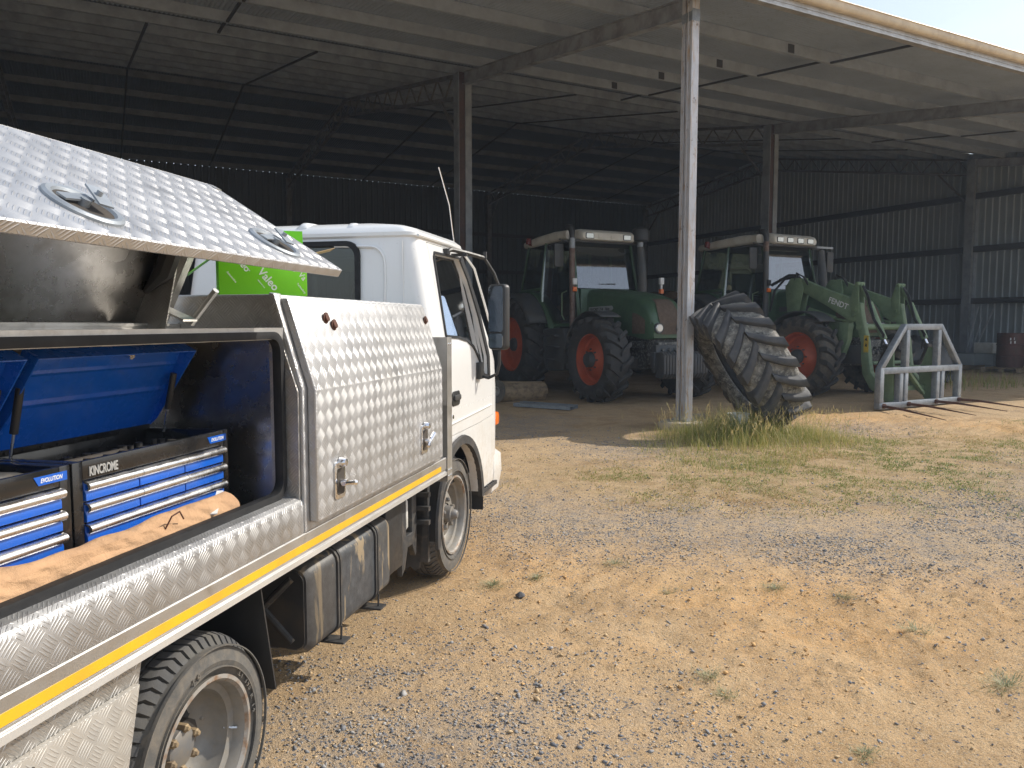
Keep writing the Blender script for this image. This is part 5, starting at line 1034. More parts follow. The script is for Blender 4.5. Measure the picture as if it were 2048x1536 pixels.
# green carton standing on the front cabinet
bx = carried('cardboard_box', 'bright green cardboard carton with white printing standing on the aluminium cabinet', 'box', 2.36, -1.43, 1.492); bx.rotation_euler = (0, 0, tyaw + R(37))
def CB(): return MB()
x0, x1, y0, y1, h_ = -.075, .095, -.140, .138, .140    # x forward, y left, in the carton's own axes
m = MB(); m.box(x0, x1, y0, y1, .001, h_); build('carton', m, 'card', bx, bevel=.002)
m = MB(); m.add([(x1 - .02, y0 - .012, h_), (x1, y0 + .15, h_), (x1 + .012, y0 + .15, h_ + .095), (x1 - .008, y0 - .012, h_ + .095), (x1 - .022, y0 - .012, h_), (x1 - .002, y0 + .15, h_), (x1 + .010, y0 + .15, h_ + .095), (x1 - .010, y0 - .012, h_ + .095)], [(0, 1, 2, 3), (7, 6, 5, 4), (0, 3, 7, 4), (1, 5, 6, 2), (2, 6, 7, 3)]); build('flap', m, 'card', bx, smooth=False)
m = MB(); m.add([(x0, y0, h_), (x1, y0, h_), (x1, y0 - .11, h_ + .030), (x0 + .08, y0 - .11, h_ + .034), (x0, y0, h_ - .0015), (x1, y0, h_ - .0015), (x1, y0 - .11, h_ + .0285), (x0 + .08, y0 - .11, h_ + .0325)], [(0, 1, 2, 3), (7, 6, 5, 4), (0, 3, 7, 4), (2, 6, 7, 3), (1, 5, 6, 2)]); build('flap', m, 'cardin', bx, smooth=False)
m = MB(); m.add([(x0, y1, h_), (x1, y1, h_), (x1, y1 + .09, h_ - .07), (x0, y1 + .09, h_ - .07), (x0, y1 - .0015, h_ - .001), (x1, y1, h_ - .002), (x1, y1 + .09, h_ - .072), (x0, y1 + .09, h_ - .072)], [(0, 1, 2, 3), (7, 6, 5, 4), (0, 3, 7, 4), (2, 6, 7, 3)]); build('flap', m, 'card', bx, smooth=False)
def boxtext(s, size, ang, yy, zz, nm='printing'):
    a = R(ang); rgt = Vector((0, -math.cos(a), math.sin(a))); up = Vector((0, math.sin(a), math.cos(a)))
    text(nm, s, size, 'cardwhite', bx, (x0 - .0008, yy, zz), frame_rot(rgt, up), .0003)
boxtext('Valeo', .036, -50, .020, .078); boxtext('Valeo', .030, -50, .098, .128); boxtext('Valeo', .028, -50, -.058, .128); boxtext('Va', .026, -50, -.110, .072)
boxtext('Automotive', .009, -52, .115, .075); boxtext('Technology', .009, -52, -.105, .042); boxtext('valeoservice', .007, -52, .02, .052); boxtext('valeoservice', .007, -52, .065, .106)

# ---------------------------------------------------------------- tractors (local x forward, y left, z up)
def lug_tyre(parent, c, Rt, w, rr, nl_=22, lug=.05, mats=('ttyre', 'ttyre'), flip=1, name='tyre', carc=None):
    """carcass as a lathe about the y axis through c, with chevron lugs"""
    m = MB(); h = w / 2; x, y, z = c; Rc = Rt - lug
    def R_at(t): # carcass radius at lateral |t| in 0..1
        return Rc - .10 * w * t ** 2.4 - (.03 * max(0, t - .8) / .2)
    prof = [(rr, -h * .62), (rr + .03, -h * .80), (rr + (Rc - rr) * .35, -h * .98), (rr + (Rc - rr) * .65, -h * 1.0), (R_at(1) - .015, -h * .985)]
    prof += [(R_at(abs(t)), t * h) for t in np.linspace(-.94, .94, 9)] + [(r, -t) for r, t in prof[::-1]]
    m.lathe([(r, y + t) for r, t in prof], (x, 0, z), 'y', 56); ty = build(name, m, mats[0], parent, angle=40)
    m = MB(); lw = 2 * PI * Rt / nl_ * .30
    for side in (-1, 1):
        for k in range(nl_):
            a0 = 2 * PI * (k + (.5 if side > 0 else 0)) / nl_; sec = []
            for t in (-.04, .25, .5, .75, .95, 1.04):
                ang = a0 + flip * (t * .9) * (w / 2) / Rt * 1.05 * (1 - .22 * t); rl = R_at(min(1, abs(t))); top = Rt - .055 * w * t ** 2 - (.035 if t > 1 else 0); ww = lw * (1 + .25 * max(0, t))
                tp_, bt_ = ww / Rt * .5 * .80, ww / Rt * .5 * 1.2; hh = h * t * side
                if t > 1: rl -= .05; hh = h * 1.0 * side
                sec.append([(rl - .01, ang - bt_), (top, ang - tp_), (top, ang + tp_), (rl - .01, ang + bt_), hh])
            vs = [(x + r * math.cos(a), y + s[4], z + r * math.sin(a)) for s in sec for r, a in s[:4]]; n = len(sec)
            m.add(vs, [(i * 4 + j, i * 4 + j + 1, i * 4 + j + 5, i * 4 + j + 4) for i in range(n - 1) for j in range(3)] + [(0, 3, 2, 1), (4 * n - 4, 4 * n - 3, 4 * n - 2, 4 * n - 1)])
    build('tread_lugs', m, mats[1], ty, angle=25); return ty
def trac_wheel(parent, x, y, Rt, w, rr, out, flip, front, mats):
    wz = Rt - .012; e = wtf('wheel', None, parent); h = w / 2
    lug_tyre(e, (x, y, wz), Rt, w, rr, 20 if not front else 18, .050 if not front else .045, mats, flip)
    m = MB(); s = out; yo = y + s * h * .62
    prof = [(rr + .015, yo), (rr + .022, yo + s * .02), (rr - .005, yo + s * .022), (rr - .015, yo - s * .01), (rr - .03, yo - s * .05), (rr - .035, yo - s * .09), (rr - .07, yo - s * .11), (rr * .55, yo - s * (.10 if not front else .05)), (rr * .38, yo - s * (.06 if not front else .0)), (.02, yo - s * (.06 if not front else 0.0))]
    m.lathe(prof, (x, 0, wz), 'y', 40); build('rim', m, 'tred', e, angle=35)
    m = MB(); m.lathe([(0, yo + s * (.10 if front else .0)), (.10, yo + s * (.09 if front else .0)), (.125, yo + s * (.05 if front else -.02)), (.14, yo - s * .08)], (x, 0, wz), 'y', 24); build('hub', m, 'tgrey', e)
    for k in range(8): an = 2 * PI * k / 8; m = MB(); m.tube([(x + .17 * math.cos(an), yo - s * .06, wz + .17 * math.sin(an)), (x + .17 * math.cos(an), yo + s * (.02 if front else -.03), wz + .17 * math.sin(an))], .014, 6); build('wheel_bolt', m, 'tgrey', e) if front and out < 0 else None
    return e
def tractor(label, loc, phi, sc, loader):
    t = thing('tractor', label, 'tractor', loc, -PI / 2 - R(phi), 'green tractors parked in the shed', sc)
    ty = ('ttyre_dirty', 'ttyre') if loader else ('ttyre', 'ttyre')
    for s in (-1, 1):
        trac_wheel(t, 0, s * .93, .715, .46, .41, s, 1, True, ty); trac_wheel(t, -2.75, s * .96, .90, .54, .51, s, 1, False, ty)
    # bonnet: lofted sections from windscreen to nose
    def sec(x, w, zt, zb, r): return [(x, yy, zz) for yy, zz in [(w, zb), (w + .015, zb + .25), (w, zt - r)] + [(w - r + r * math.cos(R(a)), zt - r + r * math.sin(R(a))) for a in (30, 60, 90)] + [(w * .35, zt + .018), (-w * .35, zt + .018)] + [(-(w - r) - r * math.cos(R(a)), zt - r + r * math.sin(R(a))) for a in (90, 60, 30)] + [(-w, zt - r), (-w - .015, zb + .25), (-w, zb)]]
    m = MB(); m.loft([sec(-1.22, .44, 1.90, 1.28, .09), sec(-.8, .43, 1.885, 1.22, .09), sec(-.3, .42, 1.835, 1.15, .10), sec(.1, .40, 1.775, 1.10, .10), sec(.36, .38, 1.71, 1.06, .11), sec(.52, .355, 1.62, 1.04, .12), sec(.62, .325, 1.46, 1.04, .12), sec(.67, .30, 1.30, 1.06, .10)])
    bn = build('bonnet', m, 'tgreen', t, bevel=0, angle=32)
    # front grille (brown dust), side vents and the two headlamps
    SX = [-1.22, -.8, -.3, .1, .36, .52, .62, .67]; SW = [.44, .43, .42, .40, .38, .355, .325, .30]; SZ = [1.90, 1.885, 1.835, 1.775, 1.71, 1.62, 1.46, 1.30]; SR = [.09, .09, .10, .10, .11, .12, .12, .10]
    def surf_x(y, z):      # how far forward the bonnet reaches at this width and height
        lo_, hi_ = -.3, .67
        for _ in range(24):
            x = (lo_ + hi_) / 2; w_, zt, r = np.interp(x, SX, SW), np.interp(x, SX, SZ), np.interp(x, SX, SR); q = max(0, abs(y) - (w_ - r))
            top = zt + .018 if q == 0 else (zt - r + math.sqrt(max(0, r * r - q * q)) if q < r else -9)
            if top > z: lo_ = x
            else: hi_ = x
        return lo_
    m = MB(); rows = []
    for z in np.linspace(1.12, 1.70, 13): hwd = .15 + .055 * min(1, (z - 1.08) / .3) - .03 * max(0, (z - 1.5) / .16); rows.append([(surf_x(u * hwd, z) + .012, u * hwd, z) for u in np.linspace(-1, 1, 11)])
    m.grid(rows); build('grille', m, 'grille', bn, fix=False)
    for s in (-1, 1):
        m = MB(); rows = []
        for f in np.linspace(0, 1, 8):
            x = .22 + .30 * f; z1_ = min(1.47 - .04 * f ** 2 * 3, np.interp(x, SX, SZ) - np.interp(x, SX, SR) * 1.0); rows.append([(x, s * (np.interp(x, SX, SW) + .018), z) for z in np.linspace(1.13, z1_, 4)])
        m.grid(rows); build('side_vent', m, 'grille', bn, fix=False)
        m = MB(); zc = 1.22; m.tube([(.60, s * .215, zc), (.70, s * .215, zc)], .088, 20); hl = build('lamp_housing', m, 'tgrey', bn); m = MB(); m.tube([(.70, s * .215, zc), (.712, s * .215, zc)], [.070, .055], 20); build('headlight', m, 'lamp', hl)
        m = MB(); m.box(.30, .62, s * .235 - .085, s * .235 + .085, 1.42, 1.47) if False else None
        # silver badge with the model name
        m = MB(); m.prism([(-1.02, 1.50), (-.32, 1.52), (-.28, 1.555), (-.32, 1.60), (-1.02, 1.585)], 'y', s * .440, s * .458); bg_ = build('badge', m, 'silver' if not loader else 'tgrey', bn, smooth=False)
        if s < 0 and not loader: text('badge_lettering', 'FAVORIT 714', .078, 'darktext', bg_, (-1.0, -.4595, 1.515), frame_rot((1, 0, .015), (0, 0, 1)), .001, sx=.95, shear=.15); text('badge_lettering', 'Vario', .075, 'darktext', bg_, (-.50, -.4595, 1.522), frame_rot((1, 0, .015), (0, 0, 1)), .001, sx=.8)
    # engine, front frame, weights
    m = MB(); m.box(-1.2, .55, -.24, .24, .55, 1.10); m.box(-.9, -.2, -.34, .34, .62, 1.15); m.tube([(-.1, -.30, .95), (.4, -.30, .95)], .06, 10); m.box(.45, .78, -.30, .30, .62, 1.0)
    for k in range(14): m.tube([(.75, -.28 + .043 * k, .82 + .05 * math.sin(k * 2.1)), (.84, -.28 + .043 * k, .83 + .05 * math.sin(k * 2.1))], .02 + .008 * (k % 3), 8)
    build('engine_block', m, 'engine', t, bevel=.01)
    m = MB(); m.box(-.16, .16, -.72, .72, .56, .72); m.bar((0, -.75, .62), (0, .75, .62), .22, .2); m.box(-2.9, -1.1, -.28, .28, .60, 1.2); m.bar((-2.75, -.75, .88), (-2.75, .75, .88), .32, .32); build('axle_frame', m, 'tgrey', t, bevel=.015)
    if not loader:
        m = MB(); m.box(.78, .88, -.46, .46, .60, .84); m.box(.70, .80, -.36, .36, .50, .95); wf = build('weight_carrier', m, 'tgrey', t, bevel=.01)
        for k in range(16):
            yy = -.43 + k * .056; m = MB(); m.prism([(.88, .83), (1.02, .85), (1.10, .80), (1.10, .50), (1.03, .42), (.90, .44), (.88, .52)], 'y', yy, yy + .046); build('weight', m, 'tgrey', wf, bevel=.008)
    # cab: pillars, glass, roof
    def zx(z): return -1.12 - (z - 1.9) * .22      # windscreen rake
    cp = []
    for s in (-1, 1):
        m = MB(); m.bar((-1.10, s * .60, 1.28), (zx(1.92), s * .66, 1.92), .05, .06); m.bar((zx(1.92), s * .66, 1.92), (zx(2.80), s * .62, 2.80), .05, .055); m.bar((-2.12, s * .80, 1.25), (-2.15, s * .80, 1.9), .055, .05); m.bar((-2.15, s * .80, 1.9), (-2.10, s * .72, 2.80), .055, .05)
        m.bar((-2.95, s * .80, 1.85), (-2.80, s * .70, 2.80), .05, .05); m.bar((-2.15, s * .80, 1.95), (-2.95, s * .80, 1.92), .05, .05); m.bar((-1.10, s * .60, 1.28), (-2.12, s * .80, 1.25), .05, .06)
        build('cab_pillar', m, 'tgreen', t, bevel=.008)
        G = lambda nm, p: build(nm, MB().add(p, [tuple(range(len(p)))]), 'tglass', t, smooth=False, fix=False)
        G('door_glass', [(-1.12, s * .62, 1.34), (zx(1.92) - .02, s * .675, 1.92), (zx(2.76) - .02, s * .635, 2.76), (-2.08, s * .735, 2.76), (-2.12, s * .81, 1.9), (-2.10, s * .81, 1.32)])
        G('rear_quarter_glass', [(-2.17, s * .81, 1.97), (-2.12, s * .735, 2.76), (-2.80, s * .715, 2.76), (-2.93, s * .81, 1.95)])
    build('windscreen', MB().add([(zx(1.93) + .015, -.65, 1.93), (zx(1.93) + .015, .65, 1.93), (zx(2.79) + .015, .61, 2.79), (zx(2.79) + .015, -.61, 2.79)], [(0, 1, 2, 3)]), 'tglass', t, smooth=False, fix=False)
    build('rear_glass', MB().add([(-2.96, -.78, 1.93), (-2.96, .78, 1.93), (-2.82, .69, 2.79), (-2.82, -.69, 2.79)], [(0, 1, 2, 3)]), 'tglass', t, smooth=False, fix=False)
    m = MB(); m.bar((zx(2.16) + .03, -.58, 1.99), (zx(2.16) + .055, .18, 2.02), .012, .018); build('wiper', m, 'black', t)
    # curtain of darker shade strip above the windscreen
    m = MB(); m.add([(zx(2.60) + .008, -.6, 2.60), (zx(2.52) + .008, -.2, 2.53), (zx(2.52) + .008, .2, 2.53), (zx(2.60) + .008, .6, 2.58), (zx(2.79) + .008, .6, 2.79), (zx(2.79) + .008, -.6, 2.79)], [(0, 1, 2, 3, 4, 5)]); build('sun_blind', m, 'seat', t, fix=False)
    m = MB(); m.box(-2.9, -1.2, -.62, .62, 1.2, 1.32); m.box(-1.45, -1.15, -.40, .40, 1.3, 2.0); m.bar((-2.9, -.7, 1.6), (-2.9, .7, 1.6), .08, .6); build('cab_floor', m, 'tgrey', t)
    m = MB(); m.box(-2.45, -1.95, -.26, .26, 1.45, 1.70); m.box(-2.50, -2.36, -.26, .26, 1.65, 2.30); m.box(-2.3, -1.9, -.42, -.30, 1.85, 1.93); build('seat', m, 'seat', t, bevel=.05)
    m = MB(); m.tube([(-1.62 + .06 * math.sin(a), .19 * math.cos(a), 2.0 + .17 * math.sin(a)) for a in np.linspace(0, 2 * PI, 21)], .016, 8, cap=False); m.tube([(-1.62, 0, 2.0), (-1.35, 0, 1.7)], .03, 8); build('steering_wheel', m, 'black', t)
    def rsec(x, w, z0, z1, r=.06): return [(x, a, b) for a, b in rrect(-w, w, z0, z1, min(r, (z1 - z0) * .45), 4)]
    m = MB(); m.loft([rsec(-3.02, .70, 2.80, 2.86), rsec(-2.95, .75, 2.77, 2.90), rsec(-2.4, .775, 2.78, 2.955), rsec(-1.75, .775, 2.80, 2.985), rsec(-1.36, .745, 2.815, 2.975)]); rf = build('roof', m, 'twhite', t, angle=40)
    m = MB(); m.loft([rsec(-1.36, .61, 2.80, 2.985), rsec(-1.20, .605, 2.79, 2.985), rsec(-1.10, .585, 2.785, 2.95), rsec(-1.065, .56, 2.80, 2.92)]); vz = build('visor', m, 'twhite', rf, angle=40)
    for k, yy in enumerate((-.42, -.155, .12, .39)):
        blank = (not loader) and k in (1, 2); zc = 2.862
        m = MB(); m.prism(rrect(yy - .088, yy + .088, zc - .052, zc + .052, .015), 'x', -1.09, -1.058); wl_ = build('work_light', m, 'twhite' if blank else 'black', vz, bevel=.004)
        if not blank: m = MB(); m.prism(rrect(yy - .074, yy + .074, zc - .040, zc + .040, .012), 'x', -1.058, -1.054); build('lens', m, 'lamp', wl_)
    m = MB(); m.box(-2.85, -1.15, -.68, .68, 2.76, 2.80); build('roof_lining', m, 'tgrey', rf)
    for s in (-1,):
        m = MB(); m.lathe([(0, .12), (.045, .11), (.055, .07), (.055, 0)], (-2.62, s * .82, 2.83), 'z', 16); m.bar((-2.62, s * .82, 2.83), (-2.62, s * .70, 2.80), .03, .03); build('beacon', m, 'red_lens', rf)
    # exhaust on the right pillar, air cleaner on the left, marker lamps, mirrors
    m = MB(); m.tube([(-1.02, -.80, 1.05), (-1.05, -.80, 2.66)], .052, 14); ex = build('exhaust_pipe', m, 'exh' if not loader else 'tgrey', t)
    m = MB(); m.tube([(-1.05, -.80, 2.64), (-1.05, -.80, 2.84), (-1.055, -.80, 2.92), (-1.10, -.81, 2.985), (-1.17, -.82, 3.0)], [.047, .047, .056, .058, .055], 14); build('exhaust_outlet', m, 'black' if loader else ['satin', 'black'][1], ex)
    m = MB(); m.tube([(-1.05, -.80, 2.62), (-1.05, -.80, 2.80)], .054, 14); build('exhaust_collar', m, 'exh' if loader else 'galv', ex)
    m = MB(); m.box(-.99, -.95, -.83, -.75, 1.98, 2.09); build('marker_lamp', m, 'sticker' if not loader else 'black', ex, bevel=.01); m = MB(); m.box(-.99, -.95, -.83, -.75, 1.86, 1.94); build('turn_lamp', m, 'orange', ex, bevel=.01)
    m = MB(); m.tube([(-.98, .66, 1.6), (-.98, .69, 2.0), (-1.03, .70, 2.35), (-1.08, .70, 2.70)], [.085, .085, .08, .07], 14); ac = build('intake_pipe', m, 'tgrey', t)
    if not loader:
        m = MB(); m.lathe([(.0, .27), (.10, .262), (.15, .22), (.165, .15), (.165, .03), (.14, 0), (.06, 0)], (-1.08, .70, 2.80), 'z', 24); build('precleaner', m, 'black', ac); m = MB(); m.tube([(-1.08, .70, 2.68), (-1.08, .70, 2.82)], .055, 12); build('precleaner_neck', m, 'galv', ac)
        m = MB(); m.box(-.88, -.82, .98, 1.06, 2.02, 2.14); m.bar((-.85, 1.02, 1.9), (-.85, 1.02, 2.02), .03, .03); build('marker_lamp', m, 'sticker', t); m = MB(); m.box(-.88, -.82, .985, 1.055, 1.85, 1.93); build('turn_lamp', m, 'orange', t)
    for s in (-1, 1):
        if s > 0 and not loader: continue
        m = MB(); m.tube([(-1.25, s * .64, 2.74), (-1.20, s * .95, 2.78), (-1.20, s * 1.12 if s > 0 else s * .98, 2.78)], .018, 8); yy = 1.10 * s if s > 0 else -.99
        m.prism(rrect(yy - .09, yy + .09, 2.30, 2.70, .03), 'x', -1.21, -1.17); mm_ = build('side_mirror', m, 'tgrey', t, bevel=.01)
        if s > 0: m = MB(); m.box(-1.22, -1.18, .72, 1.18, 2.76, 2.80); build('mirror_bracket', m, 'galv', mm_)
    # rear mudguards, front mudguards, tank and steps
    for s in (-1, 1):
        m = MB(); rows = []
        for a in range(25, 171, 12): r = .99; rows.append([(-2.75 + r * math.cos(R(a)), s * yy, .88 + r * math.sin(R(a))) for yy in (.62, .66, 1.18, 1.22)]); rows[-1][0] = (rows[-1][0][0], rows[-1][0][1], rows[-1][0][2] - .0); rows[-1][3] = (-2.75 + .93 * math.cos(R(a)), s * 1.22, .88 + .93 * math.sin(R(a)))
        m.grid(rows); o_ = MB(); 
        fn = build('rear_mudguard', m, 'tgrey', t, fix=False, angle=60); sm = fn.modifiers.new('s', 'SOLIDIFY'); sm.thickness = .02
        m = MB(); rows = []
        for a in range(8, 110, 10): r = 1.03; rows.append([(-2.75 + r * math.cos(R(a)), s * yy, .88 + r * math.sin(R(a))) for yy in (.58, .86)])
        m.grid(rows); gp = build('green_panel', m, 'tgreen', fn, fix=False); sm = gp.modifiers.new('s', 'SOLIDIFY'); sm.thickness = .02
        m = MB(); rows = []
        for a in range(62 if not loader else 50, 176, 9): r = .765; rows.append([(r * math.cos(R(a)), s * yy, .72 + r * math.sin(R(a)) + (.0 if a < 60 else 0)) for yy in (.74, .78, 1.08, 1.12)])
        m.grid(rows); ff = build('front_mudguard', m, 'tgrey', t, fix=False, angle=60); sm = ff.modifiers.new('s', 'SOLIDIFY'); sm.thickness = .015
        m = MB(); m.prism([(-1.95, 1.20), (-1.18, 1.22), (-1.10, .90), (-1.22, .45), (-1.80, .42), (-1.92, .60)], 'y', s * .50, s * .90); tk = build('fuel_tank' if s < 0 else 'step_box', m, 'tgrey', t, bevel=.05)
        for zz in (.62, .86, 1.06): m = MB(); m.box(-1.62, -1.30, s * .90, s * 1.0, zz, zz + .03); build('step', m, 'tgrey', tk)
        m = MB(); m.tube([(-1.30, s * .80, 1.36), (-1.32, s * .84, 1.45), (-1.32, s * .84, 1.84), (-1.22, s * .80, 1.88)], .012, 8); build('grab_rail', m, 'lgreen', t)
        m = MB(); m.add([(-2.10, s * .62, 1.24), (-1.12, s * .60, 1.28), (-1.12, s * .60, 1.92), (-2.1, s * .62, 1.92)], [(0, 1, 2, 3)]) if False else None
    m = MB(); m.box(-1.24, -1.10, -.58, .58, 1.15, 1.92); build('firewall', m, 'tgreen', t, bevel=.02)
    return t
t1 = tractor('green tractor without a loader, white roof and slatted front weights, beside the inner column', (8.90, 11.43, 0), 1.0, 1.085, False)
t2 = tractor('green tractor carrying a front loader, four roof lamps, behind the leaning tyre', (13.03, 10.46, 0), 0, 1.10, True)

# ---- front loader: part of the second tractor
ld = wtf('front_loader', None, t2)
def arm_side(y):
    s = 1 if y > 0 else -1
    def P(x0, z0): return (x0, z0)
    m = MB(); m.prism([(-.72, 1.95), (-.60, 2.10), (-.36, 2.10), (-.30, 1.90), (-.40, 1.45), (-.10, 1.20), (.10, .85), (.05, .70), (-.45, .70), (-.60, 1.1)], 'y', y - s * .10, y - s * .06); m.prism([(-.72, 1.95), (-.60, 2.10), (-.36, 2.10), (-.30, 1.90), (-.40, 1.45), (-.55, 1.35), (-.66, 1.5)], 'y', y + s * .06, y + s * .08)
    build('mast', m, 'lgreen', ld, bevel=.006)
    m = MB(); m.prism([(-.58, 2.07), (-.42, 2.10), (.20, 1.86), (.68, 1.70), (.80, 1.55), (.80, 1.32), (.70, 1.30), (.2, 1.58), (-.52, 1.93)], 'y', y - .055, y + .055); am = build('loader_arm', m, 'lgreen', ld, bevel=.012)
    m = MB(); m.prism([(.68, 1.70), (.78, 1.97), (.84, 1.97), (.86, 1.45), (.72, 1.38)], 'y', y - .075, y - .058); m.prism([(.68, 1.70), (.78, 1.97), (.84, 1.97), (.86, 1.45), (.72, 1.38)], 'y', y + .058, y + .075)
    m.tube([(.81, y - .09, 1.945), (.81, y + .09, 1.945)], .03, 10); m.tube([(.78, y - .09, 1.50), (.78, y + .09, 1.50)], .03, 10); build('link_plate', m, 'lgreen', am, bevel=.003)
    m = MB(); m.prism([(.74, 1.64), (.86, 1.62), (.93, 1.30), (1.02, 1.0), (1.06, .70), (1.10, .48), (1.26, .30), (1.45, .20), (1.45, .10), (1.30, .08), (1.10, .20), (.95, .42), (.91, .70), (.90, .95), (.80, 1.25), (.72, 1.40)], 'y', y - .05, y + .05); lw_ = build('lower_arm', m, 'lgreen', ld, bevel=.012)
    m = MB(); m.lathe([(0, y - s * 0 - .065), (.05, y - .065), (.055, y - .05)], (.86, 0, 1.22), 'y', 18); build('pivot_boss', m, 'lgreen', lw_)
    m = MB(); m.tube([(.82, y + .0, 1.93), (1.00, y, 1.62)], .030, 10); m.tube([(1.00, y, 1.62), (1.30, y, 1.02)], .052, 14); cy = build('tilt_cylinder', m, 'lgreen', ld); m = MB(); m.tube([(1.29, y, 1.03), (1.36, y, .90)], .026, 12); build('chrome_rod', m, 'chrome', cy); m = MB(); m.tube([(1.35, y - .05, .90), (1.35, y + .05, .90)], .05, 12); m.bar((1.35, y, .90), (1.42, y, .55), .07, .05); m.bar((1.35, y, .90), (1.20, y, .55), .05, .04); build('link', m, 'steel', cy)
    m = MB(); m.tube([(-.25, y - s * .03, 1.52), (.30, y - s * .03, 1.36)], .05, 12); m.tube([(.30, y - s * .03, 1.36), (.66, y - s * .03, 1.30)], .026, 10); build('lift_cylinder', m, 'lgreen', ld)
    # hoses
    for k in range(3):
        m = MB(); o = .018 * k; m.tube([(-.60 + o, y - .05, 1.95), (-.45, y - .06 - o, 2.16 + o), (-.30, y - .06 - o, 2.12), (-.22, y - .06, 2.0 - o)], .012, 6); build('hose', m, 'black', ld); m = MB(); m.tube([(.88, y - .03 + o, 1.90), (.98 + o, y - .05, 1.75), (1.12 + o, y - .06, 1.35), (1.30 + o, y - .05, 1.10), (1.24, y, .85)], .010, 6); build('hose', m, 'black', ld)
    return am, lw_
amn, lwn = arm_side(-.56); arm_side(.50)
m = MB(); m.tube([(.86, -.56, 1.22), (.86, .50, 1.22)], .055, 14); m.box(1.28, 1.40, -.56, .50, .50, .58); m.tube([(1.05, -.5, .62), (1.05, .45, .62)], .03, 10); build('cross_tube', m, 'lgreen', ld)
m = MB(); m.prism([(-.45, .78), (.55, .95), (.62, 1.25), (.50, 1.36), (-.30, 1.33), (-.45, 1.2)], 'y', -.46, -.42); m.prism([(.42, 1.3), (.62, 1.3), (.60, 1.0), (.50, .74), (.36, .74), (.40, 1.0)], 'y', -.56, -.44); build('subframe', m, 'lgreen', ld, bevel=.01)
m = MB(); m.box(.2, .75, -.38, .38, .58, .90); build('oil_box', m, 'tgrey', ld, bevel=.02)
text('arm_lettering', 'FENDT', .135, 'sticker', amn, (.22, -.56 - .0565, 1.655), frame_rot((1, 0, -.36), (.36, 0, 1)), .001, sx=1.0)
m = MB(); m.box(.96, 1.05, -.6125, -.6105, .80, 1.08); yl = build('warning_label', m, 'yellowlabel', lwn, smooth=False)
m = MB(); m.add([(.975, -.6135, 1.0), (1.03, -.6135, .99), (1.005, -.6135, 1.05)], [(0, 1, 2)]); m.add([(.985, -.6135, .90), (1.02, -.6135, .89), (1.02, -.6135, .93), (1.0, -.6135, .96)], [(0, 1, 2, 3)]); build('symbol', m, 'darktext', yl, fix=False, smooth=False)
m = MB(); m.tube([(-1.08, -.60, 2.0), (-.9, -.58, 2.08), (-.7, -.57, 2.16), (-.52, -.58, 2.15), (-.38, -.58, 2.05)], .03, 8); m.tube([(-1.1, -.62, 1.5), (-1.0, -.6, 1.9), (-.8, -.56, 2.10), (-.55, -.56, 2.12)], .022, 8); build('hose_bundle', m, 'black', ld)

# ---- galvanised hay fork on the ground against the loader
fk = thing('hay_fork', 'galvanised box section hay fork with four rusty tines lying in front of the loader tractor', 'fork', (12.20, 8.17, 0), R(3))
m = MB(); b = .10; HW = 1.18; H1, H2 = .69, 1.40; TW = .50
m.box(-HW, HW, -b / 2, b / 2, .02, .02 + b); m.box(-HW + b, HW - b, -b / 2 - .003, b / 2 - .003, H1 - b, H1); m.box(-TW, TW, -b / 2, b / 2, H2 - b, H2)
for s in (-1, 1):
    x = s * HW; m.box(min(x, x - s * b), max(x, x - s * b), -b / 2 - .001, b / 2 + .001, .02 + b, H1)
    for x in (s * .60, s * .46): m.box(x - .045, x + .045, -b / 2 + .002, b / 2 + .002, .02 + b, H1 - b)
    m.box(s * TW - (.0 if s < 0 else .09), s * TW + (.09 if s < 0 else 0), -b / 2, b / 2, H1, H2 - b)
    m.prism([(s * (HW - .01), H1 + .002), (s * (HW - .12), H1 + .002), (s * (TW), H2 - .085), (s * TW, H2 - .001), (s * (TW + .03), H2 - .001)], 'y', -b / 2 + .002, b / 2 - .002)
build('fork_frame', m, 'galv', fk, bevel=.006)
m = MB()
for x in (-.62, .52): m.prism([(.05, .1), (.10, 1.0), (.18, 1.0), (.32, .62), (.32, .25), (.2, .08)], 'x', x - .02, x + .02)
m.prism([(.1, .5), (.4, .35), (.4, .22), (.1, .1)], 'x', -.3, -.27); m.bar((-.62, .25, .3), (.52, .25, .3), .08, .08); m.bar((-.2, .12, .62), (.35, .15, .2), .07, .05); build('hitch_bracket', m, 'lgreen', fk, bevel=.004)
for x, dx, dz in ((-1.08, -.62, -.04), (-.40, -.52, 0.0), (.40, -.45, .02), (1.10, -.40, .01)):
    m = MB(); m.tube([(x, -.04, .075), (x + dx * .3, -.48, .085 + dz * .3), (x + dx, -1.42, .055 + dz * .5)], [.024, .020, .004], 10); build('tine', m, 'rust', fk)
for x in (-1.08, -.40, .40, 1.10): m = MB(); m.tube([(x, -.08, .075), (x, -.045, .075)], .04, 12); build('tine_socket', m, 'rust', fk)

